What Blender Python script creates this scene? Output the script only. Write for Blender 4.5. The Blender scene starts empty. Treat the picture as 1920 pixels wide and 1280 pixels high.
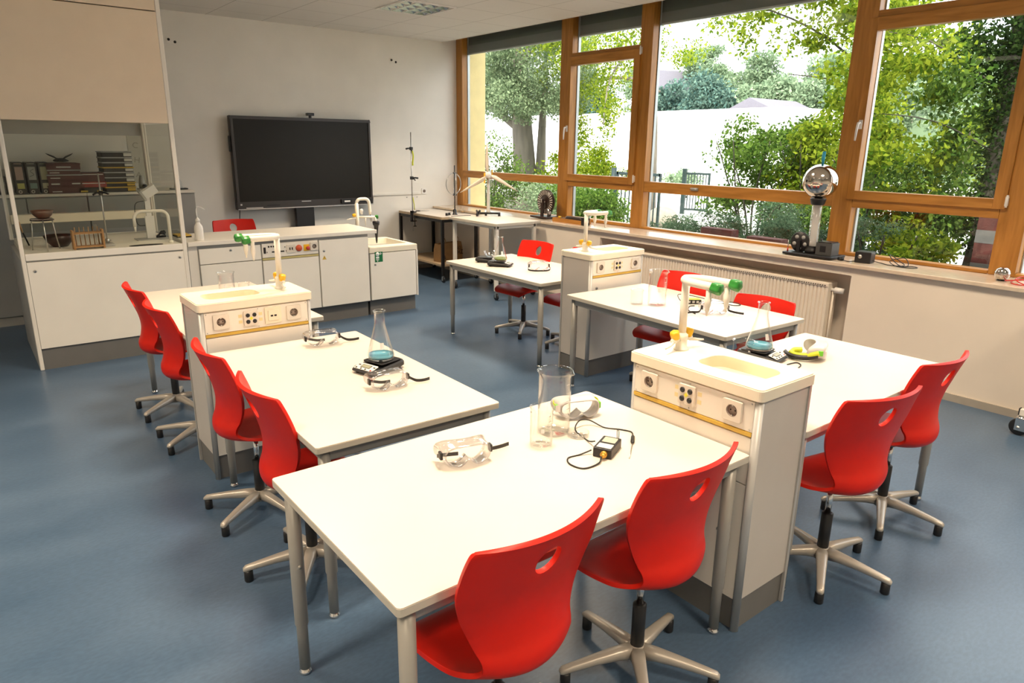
import bpy, bmesh, math, random
import numpy as np
from mathutils import Matrix, Vector
random.seed(7)
C = bpy.context.scene.collection
PI = math.pi
def R(d): return math.radians(d)
def T(x, y, z): return Matrix.Translation((x, y, z))
def RX(d): return Matrix.Rotation(R(d), 4, 'X')
def RY(d): return Matrix.Rotation(R(d), 4, 'Y')
def RZ(d): return Matrix.Rotation(R(d), 4, 'Z')

# ------------------------------------------------------------------ materials
MATS = {}
def nt(name):
    m = bpy.data.materials.new(name); m.use_nodes = True
    n = m.node_tree.nodes; n.clear()
    o = n.new('ShaderNodeOutputMaterial'); MATS[name] = m
    return m, n, m.node_tree.links, o
def pm(name, col, rough=.5, metal=0, var=.06, scale=8, bump=0, bscale=60, spec=.5, coat=0, stretch=None):
    """principled surface with a gentle procedural tone variation"""
    m, n, l, o = nt(name)
    p = n.new('ShaderNodeBsdfPrincipled'); l.new(p.outputs[0], o.inputs[0])
    p.inputs['Roughness'].default_value = rough; p.inputs['Metallic'].default_value = metal
    p.inputs['Specular IOR Level'].default_value = spec; p.inputs['Coat Weight'].default_value = coat
    tc = n.new('ShaderNodeTexCoord'); mp = n.new('ShaderNodeMapping'); l.new(tc.outputs['Object'], mp.inputs[0])
    if stretch: mp.inputs['Scale'].default_value = stretch
    no = n.new('ShaderNodeTexNoise'); no.inputs['Scale'].default_value = scale; no.inputs['Detail'].default_value = 5
    l.new(mp.outputs[0], no.inputs['Vector'])
    cr = n.new('ShaderNodeValToRGB'); e = cr.color_ramp.elements
    e[0].position = .3; e[1].position = .7
    e[0].color = tuple(c*(1-var) for c in col)+(1,); e[1].color = tuple(min(1, c*(1+var)) for c in col)+(1,)
    l.new(no.outputs[0], cr.inputs[0]); l.new(cr.outputs[0], p.inputs['Base Color'])
    if bump:
        b2 = n.new('ShaderNodeTexNoise'); b2.inputs['Scale'].default_value = bscale; b2.inputs['Detail'].default_value = 4
        l.new(mp.outputs[0], b2.inputs['Vector'])
        bp = n.new('ShaderNodeBump'); bp.inputs['Strength'].default_value = bump; bp.inputs['Distance'].default_value = .01
        l.new(b2.outputs[0], bp.inputs['Height']); l.new(bp.outputs[0], p.inputs['Normal'])
    return m
def clear(name, tint=(1, 1, 1), edge=.55, base=.03, rough=.03, gloss=(1, 1, 1), power=3.0):
    """thin clear wall: see-through face on, brighter and more reflective towards its edge"""
    m, n, l, o = nt(name)
    lw = n.new('ShaderNodeLayerWeight'); lw.inputs[0].default_value = .5
    pw = n.new('ShaderNodeMath'); pw.operation = 'POWER'; pw.inputs[1].default_value = power; l.new(lw.outputs['Facing'], pw.inputs[0])
    ma = n.new('ShaderNodeMath'); ma.operation = 'MULTIPLY_ADD'; ma.inputs[1].default_value = edge; ma.inputs[2].default_value = base
    l.new(pw.outputs[0], ma.inputs[0])
    t = n.new('ShaderNodeBsdfTransparent'); t.inputs[0].default_value = tint+(1,)
    g = n.new('ShaderNodeBsdfGlossy'); g.inputs['Roughness'].default_value = rough; g.inputs[0].default_value = gloss+(1,)
    x = n.new('ShaderNodeMixShader'); l.new(ma.outputs[0], x.inputs[0]); l.new(t.outputs[0], x.inputs[1]); l.new(g.outputs[0], x.inputs[2])
    l.new(x.outputs[0], o.inputs[0]); return m
def leafmat(name, c1, c2, tr=.45):
    m, n, l, o = nt(name)
    g = n.new('ShaderNodeNewGeometry'); cr = n.new('ShaderNodeValToRGB'); e = cr.color_ramp.elements
    e[0].color = c1+(1,); e[1].color = c2+(1,)
    l.new(g.outputs['Random Per Island'], cr.inputs[0])
    d = n.new('ShaderNodeBsdfDiffuse'); t = n.new('ShaderNodeBsdfTranslucent'); l.new(cr.outputs[0], d.inputs[0]); l.new(cr.outputs[0], t.inputs[0])
    x = n.new('ShaderNodeMixShader'); x.inputs[0].default_value = tr; l.new(d.outputs[0], x.inputs[1]); l.new(t.outputs[0], x.inputs[2])
    l.new(x.outputs[0], o.inputs[0]); return m
def woodmat(name, c1, c2, scale=3, rough=.4, axis=(12, 12, 1)):
    m, n, l, o = nt(name)
    p = n.new('ShaderNodeBsdfPrincipled'); l.new(p.outputs[0], o.inputs[0]); p.inputs['Roughness'].default_value = rough
    tc = n.new('ShaderNodeTexCoord'); mp = n.new('ShaderNodeMapping'); mp.inputs['Scale'].default_value = axis
    l.new(tc.outputs['Object'], mp.inputs[0])
    no = n.new('ShaderNodeTexNoise'); no.inputs['Scale'].default_value = scale; no.inputs['Detail'].default_value = 8; no.inputs['Distortion'].default_value = .6
    l.new(mp.outputs[0], no.inputs['Vector'])
    cr = n.new('ShaderNodeValToRGB'); cr.color_ramp.elements[0].position = .3; cr.color_ramp.elements[1].position = .72
    cr.color_ramp.elements[0].color = c1+(1,); cr.color_ramp.elements[1].color = c2+(1,)
    l.new(no.outputs[0], cr.inputs[0]); l.new(cr.outputs[0], p.inputs['Base Color']); return m
def floormat():
    m, n, l, o = nt('linoleum')
    p = n.new('ShaderNodeBsdfPrincipled'); l.new(p.outputs[0], o.inputs[0])
    p.inputs['Specular IOR Level'].default_value = .45
    tc = n.new('ShaderNodeTexCoord')
    a = n.new('ShaderNodeTexNoise'); a.inputs['Scale'].default_value = 1.1; a.inputs['Detail'].default_value = 3; a.inputs['Distortion'].default_value = .3
    mp = n.new('ShaderNodeMapping'); mp.inputs['Scale'].default_value = (1, 2.2, 1); l.new(tc.outputs['Object'], mp.inputs[0]); l.new(mp.outputs[0], a.inputs['Vector'])
    b = n.new('ShaderNodeTexNoise'); b.inputs['Scale'].default_value = 38; b.inputs['Detail'].default_value = 6; l.new(mp.outputs[0], b.inputs['Vector'])
    cr = n.new('ShaderNodeValToRGB'); e = cr.color_ramp.elements; e[0].position = .15; e[1].position = .85
    e[0].color = (.040, .080, .142, 1); e[1].color = (.096, .152, .232, 1)
    l.new(a.outputs[0], cr.inputs[0])
    c2 = n.new('ShaderNodeValToRGB'); f = c2.color_ramp.elements; f[0].position = .35; f[1].position = .68; f[0].color = (.90, .90, .90, 1); f[1].color = (1.08, 1.08, 1.07, 1)
    l.new(b.outputs[0], c2.inputs[0])
    mx = n.new('ShaderNodeMix'); mx.data_type = 'RGBA'; mx.blend_type = 'MULTIPLY'; mx.inputs[0].default_value = 1
    l.new(cr.outputs[0], mx.inputs[6]); l.new(c2.outputs[0], mx.inputs[7]); l.new(mx.outputs[2], p.inputs['Base Color'])
    rr_ = n.new('ShaderNodeMapRange'); rr_.inputs[3].default_value = .27; rr_.inputs[4].default_value = .37; l.new(a.outputs[0], rr_.inputs[0]); l.new(rr_.outputs[0], p.inputs['Roughness'])
    bp = n.new('ShaderNodeBump'); bp.inputs['Strength'].default_value = .015; bp.inputs['Distance'].default_value = .01; l.new(b.outputs[0], bp.inputs['Height']); l.new(bp.outputs[0], p.inputs['Normal'])
    return m
def stripes(name, base, dark, step, off, width, plane='XY', rough=.8):
    """panel joints: thin darker lines on a grid"""
    m, n, l, o = nt(name)
    p = n.new('ShaderNodeBsdfPrincipled'); p.inputs['Roughness'].default_value = rough; l.new(p.outputs[0], o.inputs[0])
    tc = n.new('ShaderNodeTexCoord'); sp = n.new('ShaderNodeSeparateXYZ'); l.new(tc.outputs['Object'], sp.inputs[0])
    prev = None
    for k, ax in enumerate(plane):
        s = n.new('ShaderNodeMath'); s.operation = 'ADD'; s.inputs[1].default_value = off[k]+100*step[k]; l.new(sp.outputs[ax], s.inputs[0])
        w = n.new('ShaderNodeMath'); w.operation = 'MODULO'; w.inputs[1].default_value = step[k]; l.new(s.outputs[0], w.inputs[0])
        c = n.new('ShaderNodeMath'); c.operation = 'LESS_THAN'; c.inputs[1].default_value = width; l.new(w.outputs[0], c.inputs[0])
        if prev:
            x = n.new('ShaderNodeMath'); x.operation = 'MAXIMUM'; l.new(prev.outputs[0], x.inputs[0]); l.new(c.outputs[0], x.inputs[1]); prev = x
        else: prev = c
    no = n.new('ShaderNodeTexNoise'); no.inputs['Scale'].default_value = 90; l.new(tc.outputs['Object'], no.inputs['Vector'])
    cr = n.new('ShaderNodeValToRGB'); cr.color_ramp.elements[0].color = tuple(c*.93 for c in base)+(1,); cr.color_ramp.elements[1].color = base+(1,); l.new(no.outputs[0], cr.inputs[0])
    mx = n.new('ShaderNodeMix'); mx.data_type = 'RGBA'; l.new(prev.outputs[0], mx.inputs[0]); l.new(cr.outputs[0], mx.inputs[6]); mx.inputs[7].default_value = dark+(1,)
    l.new(mx.outputs[2], p.inputs['Base Color']); return m
def emit(name, col, s):
    m, n, l, o = nt(name); e = n.new('ShaderNodeEmission'); e.inputs[0].default_value = col+(1,); e.inputs[1].default_value = s; l.new(e.outputs[0], o.inputs[0]); return m

M_floor = floormat()
M_wall = pm('wall_paint', (.84, .81, .75), .85, var=.03, scale=3, bump=.05, bscale=180)
M_wallr = pm('parapet_paint', (.84, .745, .63), .85, var=.03, scale=3, bump=.05, bscale=180)
M_ceil = stripes('ceiling_tiles', (.74, .72, .68), (.42, .40, .37), (.62, .62), (2.08, 1.64), .008, 'XY', .9)
M_lam = pm('white_laminate', (.84, .79, .70), .38, var=.02, scale=5)
M_top = pm('table_laminate', (.72, .645, .555), .32, var=.015, scale=6)
M_edge = pm('table_edge_band', (.55, .505, .42), .5, var=.04)
M_body = pm('cabinet_laminate', (.88, .835, .745), .42, var=.02, scale=4)
M_cream = pm('cream_moulded_resin', (.86, .79, .63), .35, var=.02, scale=6)
M_basin = pm('ivory_basin_resin', (.80, .70, .47), .3, var=.02)
M_flank = pm('pillar_flank_laminate', (.54, .50, .45), .45, var=.02)
M_grey = pm('grey_panel', (.42, .42, .40), .5, var=.03)
M_plinth = pm('grey_plinth', (.155, .15, .14), .55, var=.05)
M_alu = pm('grey_metal_profile', (.50, .49, .465), .4, .3, var=.04)
M_leg = pm('table_leg_paint', (.36, .345, .31), .38, .25, var=.03)
M_chrome = pm('chrome', (.75, .75, .74), .12, 1, var=.03)
M_steel = pm('brushed_steel', (.55, .54, .52), .3, 1, var=.06, scale=30)
M_silver = pm('mirror_sphere_metal', (.62, .57, .51), .09, 1, var=.02)
M_red = pm('red_plastic', (.62, .013, .004), .45, var=.04, scale=14, spec=.28)
M_black = pm('black_plastic', (.012, .012, .013), .42, var=.1)
M_blackm = pm('black_metal', (.010, .009, .010), .35, .3, var=.1)
M_dark = pm('dark_gap', (.02, .018, .015), .8, var=.05)
M_screen = pm('black_screen_glass', (.012, .011, .008), .4, var=.05, spec=.22)
M_bezel = pm('display_bezel', (.035, .03, .028), .4, var=.06)
M_star = pm('base_beige_metal', (.50, .46, .40), .36, .35, var=.03)
M_white = pm('white_plastic', (.82, .80, .76), .35, var=.02)
M_sock = pm('socket_plate_plastic', (.74, .68, .58), .4, var=.02)
M_well = pm('socket_well', (.30, .24, .20), .5, var=.05)
M_ivory = pm('tap_coating', (.86, .82, .72), .3, var=.015)
M_green = pm('green_handle_plastic', (.03, .24, .035), .35, var=.06)
M_yel = pm('yellow_handle_plastic', (.86, .50, .02), .35, var=.04)
M_strip = pm('yellow_edge_strip', (.62, .40, .06), .5, var=.05)
M_orange = pm('orange_red_button', (.62, .09, .03), .4, var=.05)
M_wood = woodmat('window_wood', (.33, .135, .018), (.52, .235, .045), 3, .35, (9, 9, .9))
M_woodh = woodmat('window_wood_rail', (.34, .14, .019), (.54, .245, .048), 3, .35, (9, .9, 9))
M_sill = pm('stone_sill', (.68, .56, .43), .16, var=.07, scale=16, spec=.6)
M_birch = woodmat('birch_ply', (.42, .31, .19), (.56, .43, .28), 4, .5, (2, 8, 8))
M_rack = woodmat('beech_rack', (.36, .18, .07), (.48, .27, .11), 6, .5, (2, 14, 14))
M_pane = clear('window_glass', (.985, .99, .985), .35, .015, .0, power=4)
M_glass = clear('lab_glass', (.988, .99, .988), .7, .02, .02, (.95, .96, .95), 2.2)
M_sash = clear('sash_glass', (.95, .955, .93), .25, .005, .0, power=4)
M_clearp = clear('clear_soft_plastic', (.93, .93, .94), .5, .16, .12, (.95, .95, .97), 1.6)
M_lens = clear('goggle_lens', (.97, .97, .97), .5, .05, .03)
M_gframe = pm('goggle_grey_frame', (.55, .53, .53), .35, var=.03)
M_liq = pm('blue_solution', (.14, .44, .58), .12, var=.02)
M_liqg = pm('green_solution', (.28, .36, .08), .2, var=.05)
M_lime = pm('lime_strap', (.55, .62, .02), .5, var=.04)
M_lgreen = pm('bright_green_clip', (.13, .55, .02), .35, var=.05)
M_mark = pm('white_print', (.9, .9, .88), .6, var=.01)
M_lcd = pm('lcd_glass', (.30, .30, .20), .25, var=.05)
M_face = pm('pale_keypad', (.66, .63, .58), .4, var=.03)
M_redb = pm('red_key', (.6, .05, .05), .4, var=.03)
M_blind = pm('external_blind', (.10, .13, .122), .5, var=.04)
M_blind2 = pm('external_blind_slat', (.18, .21, .20), .5, var=.04)
M_rail = pm('blind_rail_metal', (.50, .54, .55), .4, .5, var=.04)
M_yellow = pm('yellow_render', (.84, .69, .33), .85, var=.05, bump=.2, bscale=120)
M_rad = pm('radiator_enamel', (.86, .775, .65), .4, var=.02)
M_niche = pm('niche_paint', (.42, .36, .30), .85, var=.04)
M_cab = pm('cupboard_grey', (.36, .36, .34), .5, var=.03)
M_brown = pm('brown_cardboard', (.12, .045, .038), .7, var=.08)
M_binder = pm('binder_board', (.045, .04, .035), .6, var=.1)
M_paper = pm('paper', (.70, .68, .62), .8, var=.03)
M_kraft = pm('kraft_paper', (.28, .155, .06), .8, var=.12, scale=12, bump=.2)
M_ink = pm('black_ink', (.012, .008, .006), .7, var=.05)
M_cer = pm('brown_ceramic', (.035, .02, .017), .3, var=.1)
M_cer2 = pm('glazed_bowl', (.15, .085, .06), .3, var=.15)
M_cable = pm('black_cable', (.015, .014, .013), .5, var=.05)
M_redc = pm('red_cable', (.55, .03, .02), .4, var=.05)
M_signg = pm('safety_green', (.005, .16, .05), .4, var=.03)
M_brass = pm('brass_connector', (.62, .36, .06), .3, .6, var=.05)
M_wimb = pm('dark_ebonite', (.028, .014, .010), .3, var=.1)
M_blade = pm('turbine_blade_card', (.80, .70, .55), .6, var=.03)
M_blue = pm('blue_tuft', (.03, .32, .50), .6, var=.05)
M_trunk = pm('bark', (.15, .13, .10), .95, var=.3, scale=7, bump=.8, bscale=12, stretch=(1, 1, .2))
M_trunkd = pm('bark_dark', (.05, .045, .03), .95, var=.35, scale=9, bump=.8, bscale=14)
M_gate = pm('dark_green_paint', (.008, .024, .022), .5, var=.08)
M_pave = pm('pale_paving', (.62, .60, .55), .9, var=.08, scale=2)
M_soil = pm('planting_soil', (.07, .07, .035), .95, var=.3, scale=5)
M_brick = pm('red_brick', (.085, .024, .018), .9, var=.3, scale=9, bump=.3)
M_concrete = pm('grey_concrete', (.12, .117, .11), .9, var=.12, scale=7)
M_bldg = pm('white_render', (.86, .86, .86), .8, var=.02)
M_roof = pm('pale_roof', (.15, .14, .165), .8, var=.05)
M_rock = pm('boulder_stone', (.26, .23, .18), .9, var=.2, scale=5, bump=.5, bscale=9)
L_mid = leafmat('leaf_mid', (.035, .085, .014), (.16, .25, .045))
L_yel = leafmat('leaf_sunny', (.06, .13, .01), (.34, .40, .035), .55)
L_grey = leafmat('leaf_greygreen', (.11, .17, .085), (.33, .41, .23))
L_dark = leafmat('leaf_ivy', (.008, .022, .005), (.035, .065, .014), .3)
L_con = leafmat('leaf_conifer', (.05, .105, .055), (.17, .26, .14), .3)
L_far = leafmat('leaf_far_haze', (.16, .24, .14), (.33, .42, .26), .3)  # distance haze is put into the leaf colour, hence so pale
L_fard = leafmat('leaf_far_dark_haze', (.08, .16, .14), (.17, .26, .20), .3)  # far conifers, lightened so that the colour carries the haze

# ------------------------------------------------------------------ mesh builder
def rr(cx, cy, w, h, r, k=6):
    """rounded rectangle, 4k points"""
    r = max(1e-4, min(r, w/2-1e-5, h/2-1e-5)); out = []
    for q, (sx, sy) in enumerate(((1, 1), (-1, 1), (-1, -1), (1, -1))):
        for i in range(k):
            a = PI/2*(q+i/(k-1)); out.append((cx+sx*(w/2-r)+r*math.cos(a), cy+sy*(h/2-r)+r*math.sin(a)))
    return out
class MB:
    def __init__(s): s.v = []; s.f = []; s.m = []; s.sm = []; s.M = Matrix()
    def at(s, M): s.M = M; return s
    def add(s, vs, fs, mi=0, smooth=False):
        b = len(s.v); s.v += [tuple(s.M @ Vector(p)) for p in vs]
        for f in fs: s.f.append([b+i for i in f]); s.m.append(mi); s.sm.append(smooth)
        return s
    def box(s, x0, x1, y0, y1, z0, z1, mi=0):
        return s.add([(x, y, z) for z in (z0, z1) for y in (y0, y1) for x in (x0, x1)],
                     [(0, 2, 3, 1), (4, 5, 7, 6), (0, 1, 5, 4), (2, 6, 7, 3), (0, 4, 6, 2), (1, 3, 7, 5)], mi)
    def prism(s, pts, z0, z1, mi=0, smooth=False, mtop=None):
        n = len(pts); b = len(s.v)
        s.v += [tuple(s.M @ Vector((x, y, z))) for z in (z0, z1) for x, y in pts]
        def F(f, mm, sm): s.f.append([b+i for i in f]); s.m.append(mm); s.sm.append(sm)
        F(list(range(n))[::-1], mi, False); F(range(n, 2*n), mi if mtop is None else mtop, False)
        for i in range(n): F((i, (i+1) % n, n+(i+1) % n, n+i), mi, smooth)
        return s
    def loops(s, L, mi=0, smooth=True, cap0=False, cap1=False, close=True):
        """skin a list of equal point loops"""
        n = len(L[0]); vs = [p for q in L for p in q]; fs = []
        for a in range(len(L)-1):
            for i in range(n if close else n-1):
                j = (i+1) % n; fs.append((a*n+i, a*n+j, (a+1)*n+j, (a+1)*n+i))
        if cap0: fs.append(list(range(n))[::-1])
        if cap1: fs.append([(len(L)-1)*n+i for i in range(n)])
        return s.add(vs, fs, mi, smooth)
    def tube(s, pts, r, n=8, mi=0, closed=False, caps=True, flat=1):
        P = [Vector(p) for p in pts]; N = len(P)
        rs = r if isinstance(r, (list, tuple)) else [r]*N
        up = None; L = []
        for i in range(N):
            a = P[(i-1) % N] if (i or closed) else P[0]; c = P[(i+1) % N] if (i < N-1 or closed) else P[-1]
            t = (c-a).normalized()
            if up is None:
                up = Vector((0, 0, 1)) if abs(t.z) < .9 else Vector((1, 0, 0))
            u = (up-t*up.dot(t)); u = u.normalized() if u.length > 1e-6 else t.orthogonal().normalized(); up = u
            w = t.cross(u)
            L.append([tuple(P[i]+(u*math.cos(2*PI*k/n)*flat+w*math.sin(2*PI*k/n))*rs[i]) for k in range(n)])
        if closed: L.append(L[0]); caps = False
        return s.loops(L, mi, True, caps, caps)
    def cyl(s, p0, p1, r0, r1=None, n=16, mi=0): return s.tube([p0, p1], [r0, r0 if r1 is None else r1], n, mi)
    def lathe(s, prof, n=24, c=(0, 0), mi=0, cap0=True, cap1=True, closed=False):
        L = [[(c[0]+r*math.cos(2*PI*k/n), c[1]+r*math.sin(2*PI*k/n), z) for k in range(n)] for r, z in prof]
        if closed: L.append(L[0])
        return s.loops(L, mi, True, cap0 and not closed, cap1 and not closed)
    def ball(s, c, r, n=20, mi=0, sz=1):
        return s.lathe([(max(1e-4, r*math.sin(PI*i/12)), c[2]-r*sz*math.cos(PI*i/12)) for i in range(13)], n, (c[0], c[1]), mi)
    def ringplate(s, outer, inner, z0, z1, mi=0):
        n = len(outer)
        s.loops([[(x, y, z0) for x, y in inner], [(x, y, z0) for x, y in outer]], mi, False)
        s.loops([[(x, y, z0) for x, y in outer], [(x, y, z1) for x, y in outer]], mi, False)
        s.loops([[(x, y, z1) for x, y in outer], [(x, y, z1) for x, y in inner]], mi, False)
        return s.loops([[(x, y, z1) for x, y in inner], [(x, y, z0) for x, y in inner]], mi, False)
    def build(s, name, mats, parent=None, bevel=0, loc=None, weld=True):
        me = bpy.data.meshes.new(name); me.from_pydata(s.v, [], s.f)
        mats = mats if isinstance(mats, (list, tuple)) else [mats]
        for m in mats: me.materials.append(m)
        me.polygons.foreach_set('material_index', s.m); me.polygons.foreach_set('use_smooth', s.sm)
        bm = bmesh.new(); bm.from_mesh(me)
        if weld: bmesh.ops.remove_doubles(bm, verts=bm.verts, dist=1e-6)
        bmesh.ops.recalc_face_normals(bm, faces=bm.faces); bm.to_mesh(me); bm.free()
        o = bpy.data.objects.new(name, me); C.objects.link(o)
        if parent: o.parent = parent
        if loc: o.location = loc
        if bevel:
            b = o.modifiers.new('edge', 'BEVEL'); b.width = bevel; b.segments = 2; b.limit_method = 'ANGLE'; b.angle_limit = R(40)
        return o
def tag(o, label, cat, group=None, kind=None):
    if label: o['label'] = label
    if cat: o['category'] = cat
    if group: o['group'] = group
    if kind: o['kind'] = kind
    return o
def thing(name, label, cat, loc=(0, 0, 0), rz=0, group=None):
    o = bpy.data.objects.new(name, None); o.empty_display_size = .1; C.objects.link(o)
    o.location = loc; o.rotation_euler = (0, 0, R(rz)); return tag(o, label, cat, group)
def struct(o): o['kind'] = 'structure'; return o
def kids(o): return [c for c in bpy.data.objects if c.parent == o]
def dup(o, parent=None, label=None, loc=None, rz=None, group=None):
    c = o.copy(); C.objects.link(c)
    if parent: c.parent = parent
    if label: c['label'] = label
    if group: c['group'] = group
    if loc: c.location = loc
    if rz is not None: c.rotation_euler = (0, 0, R(rz))
    for k in kids(o): dup(k, c)
    return c
def textmesh(mb, body, size, M, mi=0, depth=.0006):
    cu = bpy.data.curves.new('t', 'FONT'); cu.body = body; cu.size = size; cu.align_x = 'CENTER'; cu.align_y = 'CENTER'; cu.extrude = depth
    ob = bpy.data.objects.new('t', cu); C.objects.link(ob)
    dg = bpy.context.evaluated_depsgraph_get(); me = ob.evaluated_get(dg).to_mesh()
    keep = mb.M; mb.M = M
    mb.add([tuple(v.co) for v in me.vertices], [tuple(p.vertices) for p in me.polygons], mi); mb.M = keep
    ob.evaluated_get(dg).to_mesh_clear(); bpy.data.objects.remove(ob); bpy.data.curves.remove(cu)
FR = RX(90)      # plate drawn in XY, its +Z turned to face -Y
def arc(c, r, a0, a1, n, ax='xz'):
    out = []
    for i in range(n+1):
        a = R(a0+(a1-a0)*i/n); u, w = r*math.cos(a), r*math.sin(a)
        out.append((c[0]+u, c[1], c[2]+w) if ax == 'xz' else (c[0], c[1]+u, c[2]+w) if ax == 'yz' else (c[0]+u, c[1]+w, c[2]))
    return out
def spline(P, n=8):
    P = [Vector(p) for p in P]; out = []
    for i in range(len(P)-1):
        p0, p1, p2, p3 = P[max(0, i-1)], P[i], P[i+1], P[min(len(P)-1, i+2)]
        for k in range(n):
            t = k/n; out.append(tuple(.5*((2*p1)+(p2-p0)*t+(2*p0-5*p1+4*p2-p3)*t*t+(3*p1-p0-3*p2+p3)*t**3)))
    out.append(tuple(P[-1])); return out

# ------------------------------------------------------------------ the room
XL, YF, HC, SILL, WX = -8.2, -11.0, 3.082, .879, -.39
struct(MB().box(XL, .1, YF, 0, -.12, 0).build('floor', M_floor))
struct(MB().box(XL, .125, 0, .25, -.12, 3.6).build('wall_back', M_wall))
struct(MB().box(XL-.2, XL, YF, 0, -.12, 3.6).build('wall_left', M_wall))
struct(MB().box(XL-.2, .45, YF-.2, YF, -.12, 3.6).build('wall_front', M_wall))
w = MB()                                          # parapet below the windows with the radiator niche
w.box(WX, .30, YF, -6.11, -.12, SILL-.03); w.box(WX, .30, -3.35, 0, -.12, SILL-.03)
w.box(WX, .30, -6.11, -3.35, .787, SILL-.03); w.box(WX+.22, .30, -6.11, -3.35, -.12, .787)
struct(w.build('wall_right', M_wallr))
struct(MB().box(0, .45, YF, -9.3, SILL-.03, 3.6).build('wall_right_end', M_wallr))
struct(MB().ringplate([(-.23, 0), (XL, 0), (XL, YF), (-.23, YF)], [(-1.49, -1.64), (-2.07, -1.64), (-2.07, -2.22), (-1.49, -2.22)], HC, HC+.04).build('ceiling', M_ceil))
struct(MB().box(XL-.2, .45, YF-.2, .25, 3.6, 3.75).box(.05, .45, -9.3, .25, 3.3, 3.6).box(-.235, -.225, YF, 0, HC-.006, HC+.05).build('ceiling_slab', M_wall))
struct(MB().box(WX-.03, .02, -9.3, 0, SILL-.03, SILL).build('trim_1', M_sill, bevel=.004))
bb = MB(); bb.box(WX-.012, WX, YF, -6.11, 0, .055).box(WX-.012, WX, -3.35, -2.4, 0, .055)
struct(bb.build('baseboard_right', pm('skirting', (.40, .36, .30), .5)))
struct(MB().box(XL, -.45, -.012, 0, 0, .055).build('baseboard_back', MATS['skirting']))

# ------------------------------------------------------------------ windows
def win(n, members, sash=None, panes=(), blind=None, label=None):
    w = thing('window_%d' % n, None, None, (0, 0, 0)); w['kind'] = 'structure'
    f = MB()
    for y0, y1, z0, z1 in members: f.box(0, .085, y0, y1, z0, z1, 0 if z1-z0 > abs(y1-y0) else 1)
    f.build('window_frame', [M_wood, M_woodh], w, .006)
    if sash:
        y0, y1, z0, z1, gy0, gy1, gz0, gz1 = sash; s = MB()
        s.box(-.022, .06, y0, gy0, z0, z1, 0).box(-.022, .06, gy1, y1, z0, z1, 0).box(-.022, .06, gy0, gy1, z0, gz0, 1).box(-.022, .06, gy0, gy1, gz1, z1, 1)
        s.box(.0, .085, y0-.004, y0, z0, z1, 0)
        so = s.build('sash_frame', [M_wood, M_woodh], w, .006)
        MB().box(.028, .034, gy0-.01, gy1+.01, gz0-.01, gz1+.01).build('pane', M_pane, so)
        hy = y1-.032
        h = MB().at(T(-.022, hy, 1.93)); h.box(-.008, 0, -.014, .014, -.035, .035); h.cyl((-.008, 0, .012), (-.042, 0, .012), .008)
        h.tube([(-.042, 0, .014), (-.045, .003, -.02), (-.046, .006, -.07), (-.045, .008, -.125)], [.009, .0095, .009, .007], 10)
        h.build('handle', M_white, so)
        for z in (gz0-.055, gz1+.03): MB().cyl((-.028, y0-.006, z), (-.028, y0-.006, z+.085), .008, n=12).box(-.028, -.0005, y0-.010, y0+.006, z+.01, z+.075).build('hinge', M_white, so)
    for y0, y1, z0, z1 in panes: MB().box(.04, .046, y0-.008, y1+.008, z0-.008, z1+.008).build('pane', M_pane, w)
    if blind:
        y0, y1, zb = blind
        zb += .022; MB().box(.105, .22, y0+.01, y1-.01, zb+.10, 3.29, 0).box(.105, .13, y0+.012, y1-.012, zb, zb+.10, 1).box(.10, .135, y0+.012, y1-.012, zb-.016, zb, 2).build('roller_blind', [M_blind, M_blind2, M_rail], w)
        g = MB()
        for yy in (y0-.016, y1-.010): g.box(.088, .125, yy, yy+.026, SILL, 3.2)
        g.build('blind_guide_rail', M_rail, w)
    return w
TOPZ = 3.29
win(1, [(-.15, 0, SILL, TOPZ), (-2.2, -.15, SILL, .902), (-2.2, -.15, 1.284, 1.376), (-2.2, -.15, 3.2, TOPZ), (-2.385, -2.2, SILL, TOPZ)], None,
    [(-2.2, -.15, 1.376, 3.2), (-2.2, -.15, .902, 1.284)], (-2.2, -.15, 2.925))
win(2, [(-3.41, -2.385, SILL, .915), (-3.41, -2.385, 1.272, 1.39), (-3.41, -2.385, 2.66, 2.755), (-3.41, -2.385, 3.2, TOPZ)],
    (-3.44, -2.33, 1.34, 2.712, -3.356, -2.393, 1.413, 2.62), [(-3.41, -2.385, .915, 1.272), (-3.41, -2.385, 2.755, 3.2)], (-3.41, -2.385, 2.93))
win(3, [(-3.58, -3.41, SILL, TOPZ), (-5.67, -3.58, SILL, .903), (-5.67, -3.58, 1.272, 1.381), (-5.67, -3.58, 3.2, TOPZ), (-5.84, -5.67, SILL, TOPZ)], None,
    [(-5.67, -3.58, .903, 1.272), (-5.67, -3.58, 1.381, 3.2)], (-5.67, -3.58, 2.92))
win(4, [(-6.9, -5.84, SILL, .907), (-6.9, -5.84, 1.276, 1.39), (-6.9, -5.84, 2.66, 2.77), (-6.9, -5.84, 3.2, TOPZ)],
    (-6.935, -5.80, 1.345, 2.716, -6.855, -5.858, 1.414, 2.625), [(-6.9, -5.84, .907, 1.276), (-6.9, -5.84, 2.77, 3.2)], (-6.9, -5.84, 2.93))
win(5, [(-7.07, -6.9, SILL, TOPZ), (-9.15, -7.07, SILL, .907), (-9.15, -7.07, 1.276, 1.381), (-9.15, -7.07, 3.2, TOPZ), (-9.3, -9.15, SILL, TOPZ)], None,
    [(-9.15, -7.07, .907, 1.276), (-9.15, -7.07, 1.381, 3.2)], (-9.15, -7.07, 2.92))
lt = MB().at(T(0, -4.25, 1.335)); lt.box(-.012, 0, -.045, .045, -.014, .014).tube([(-.02, -.04, .006), (-.026, 0, .006), (-.02, .04, .006)], .008, 10)
tag(lt.build('window_catch', M_steel), 'small metal catch on rail of large middle window', 'catch')
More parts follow.
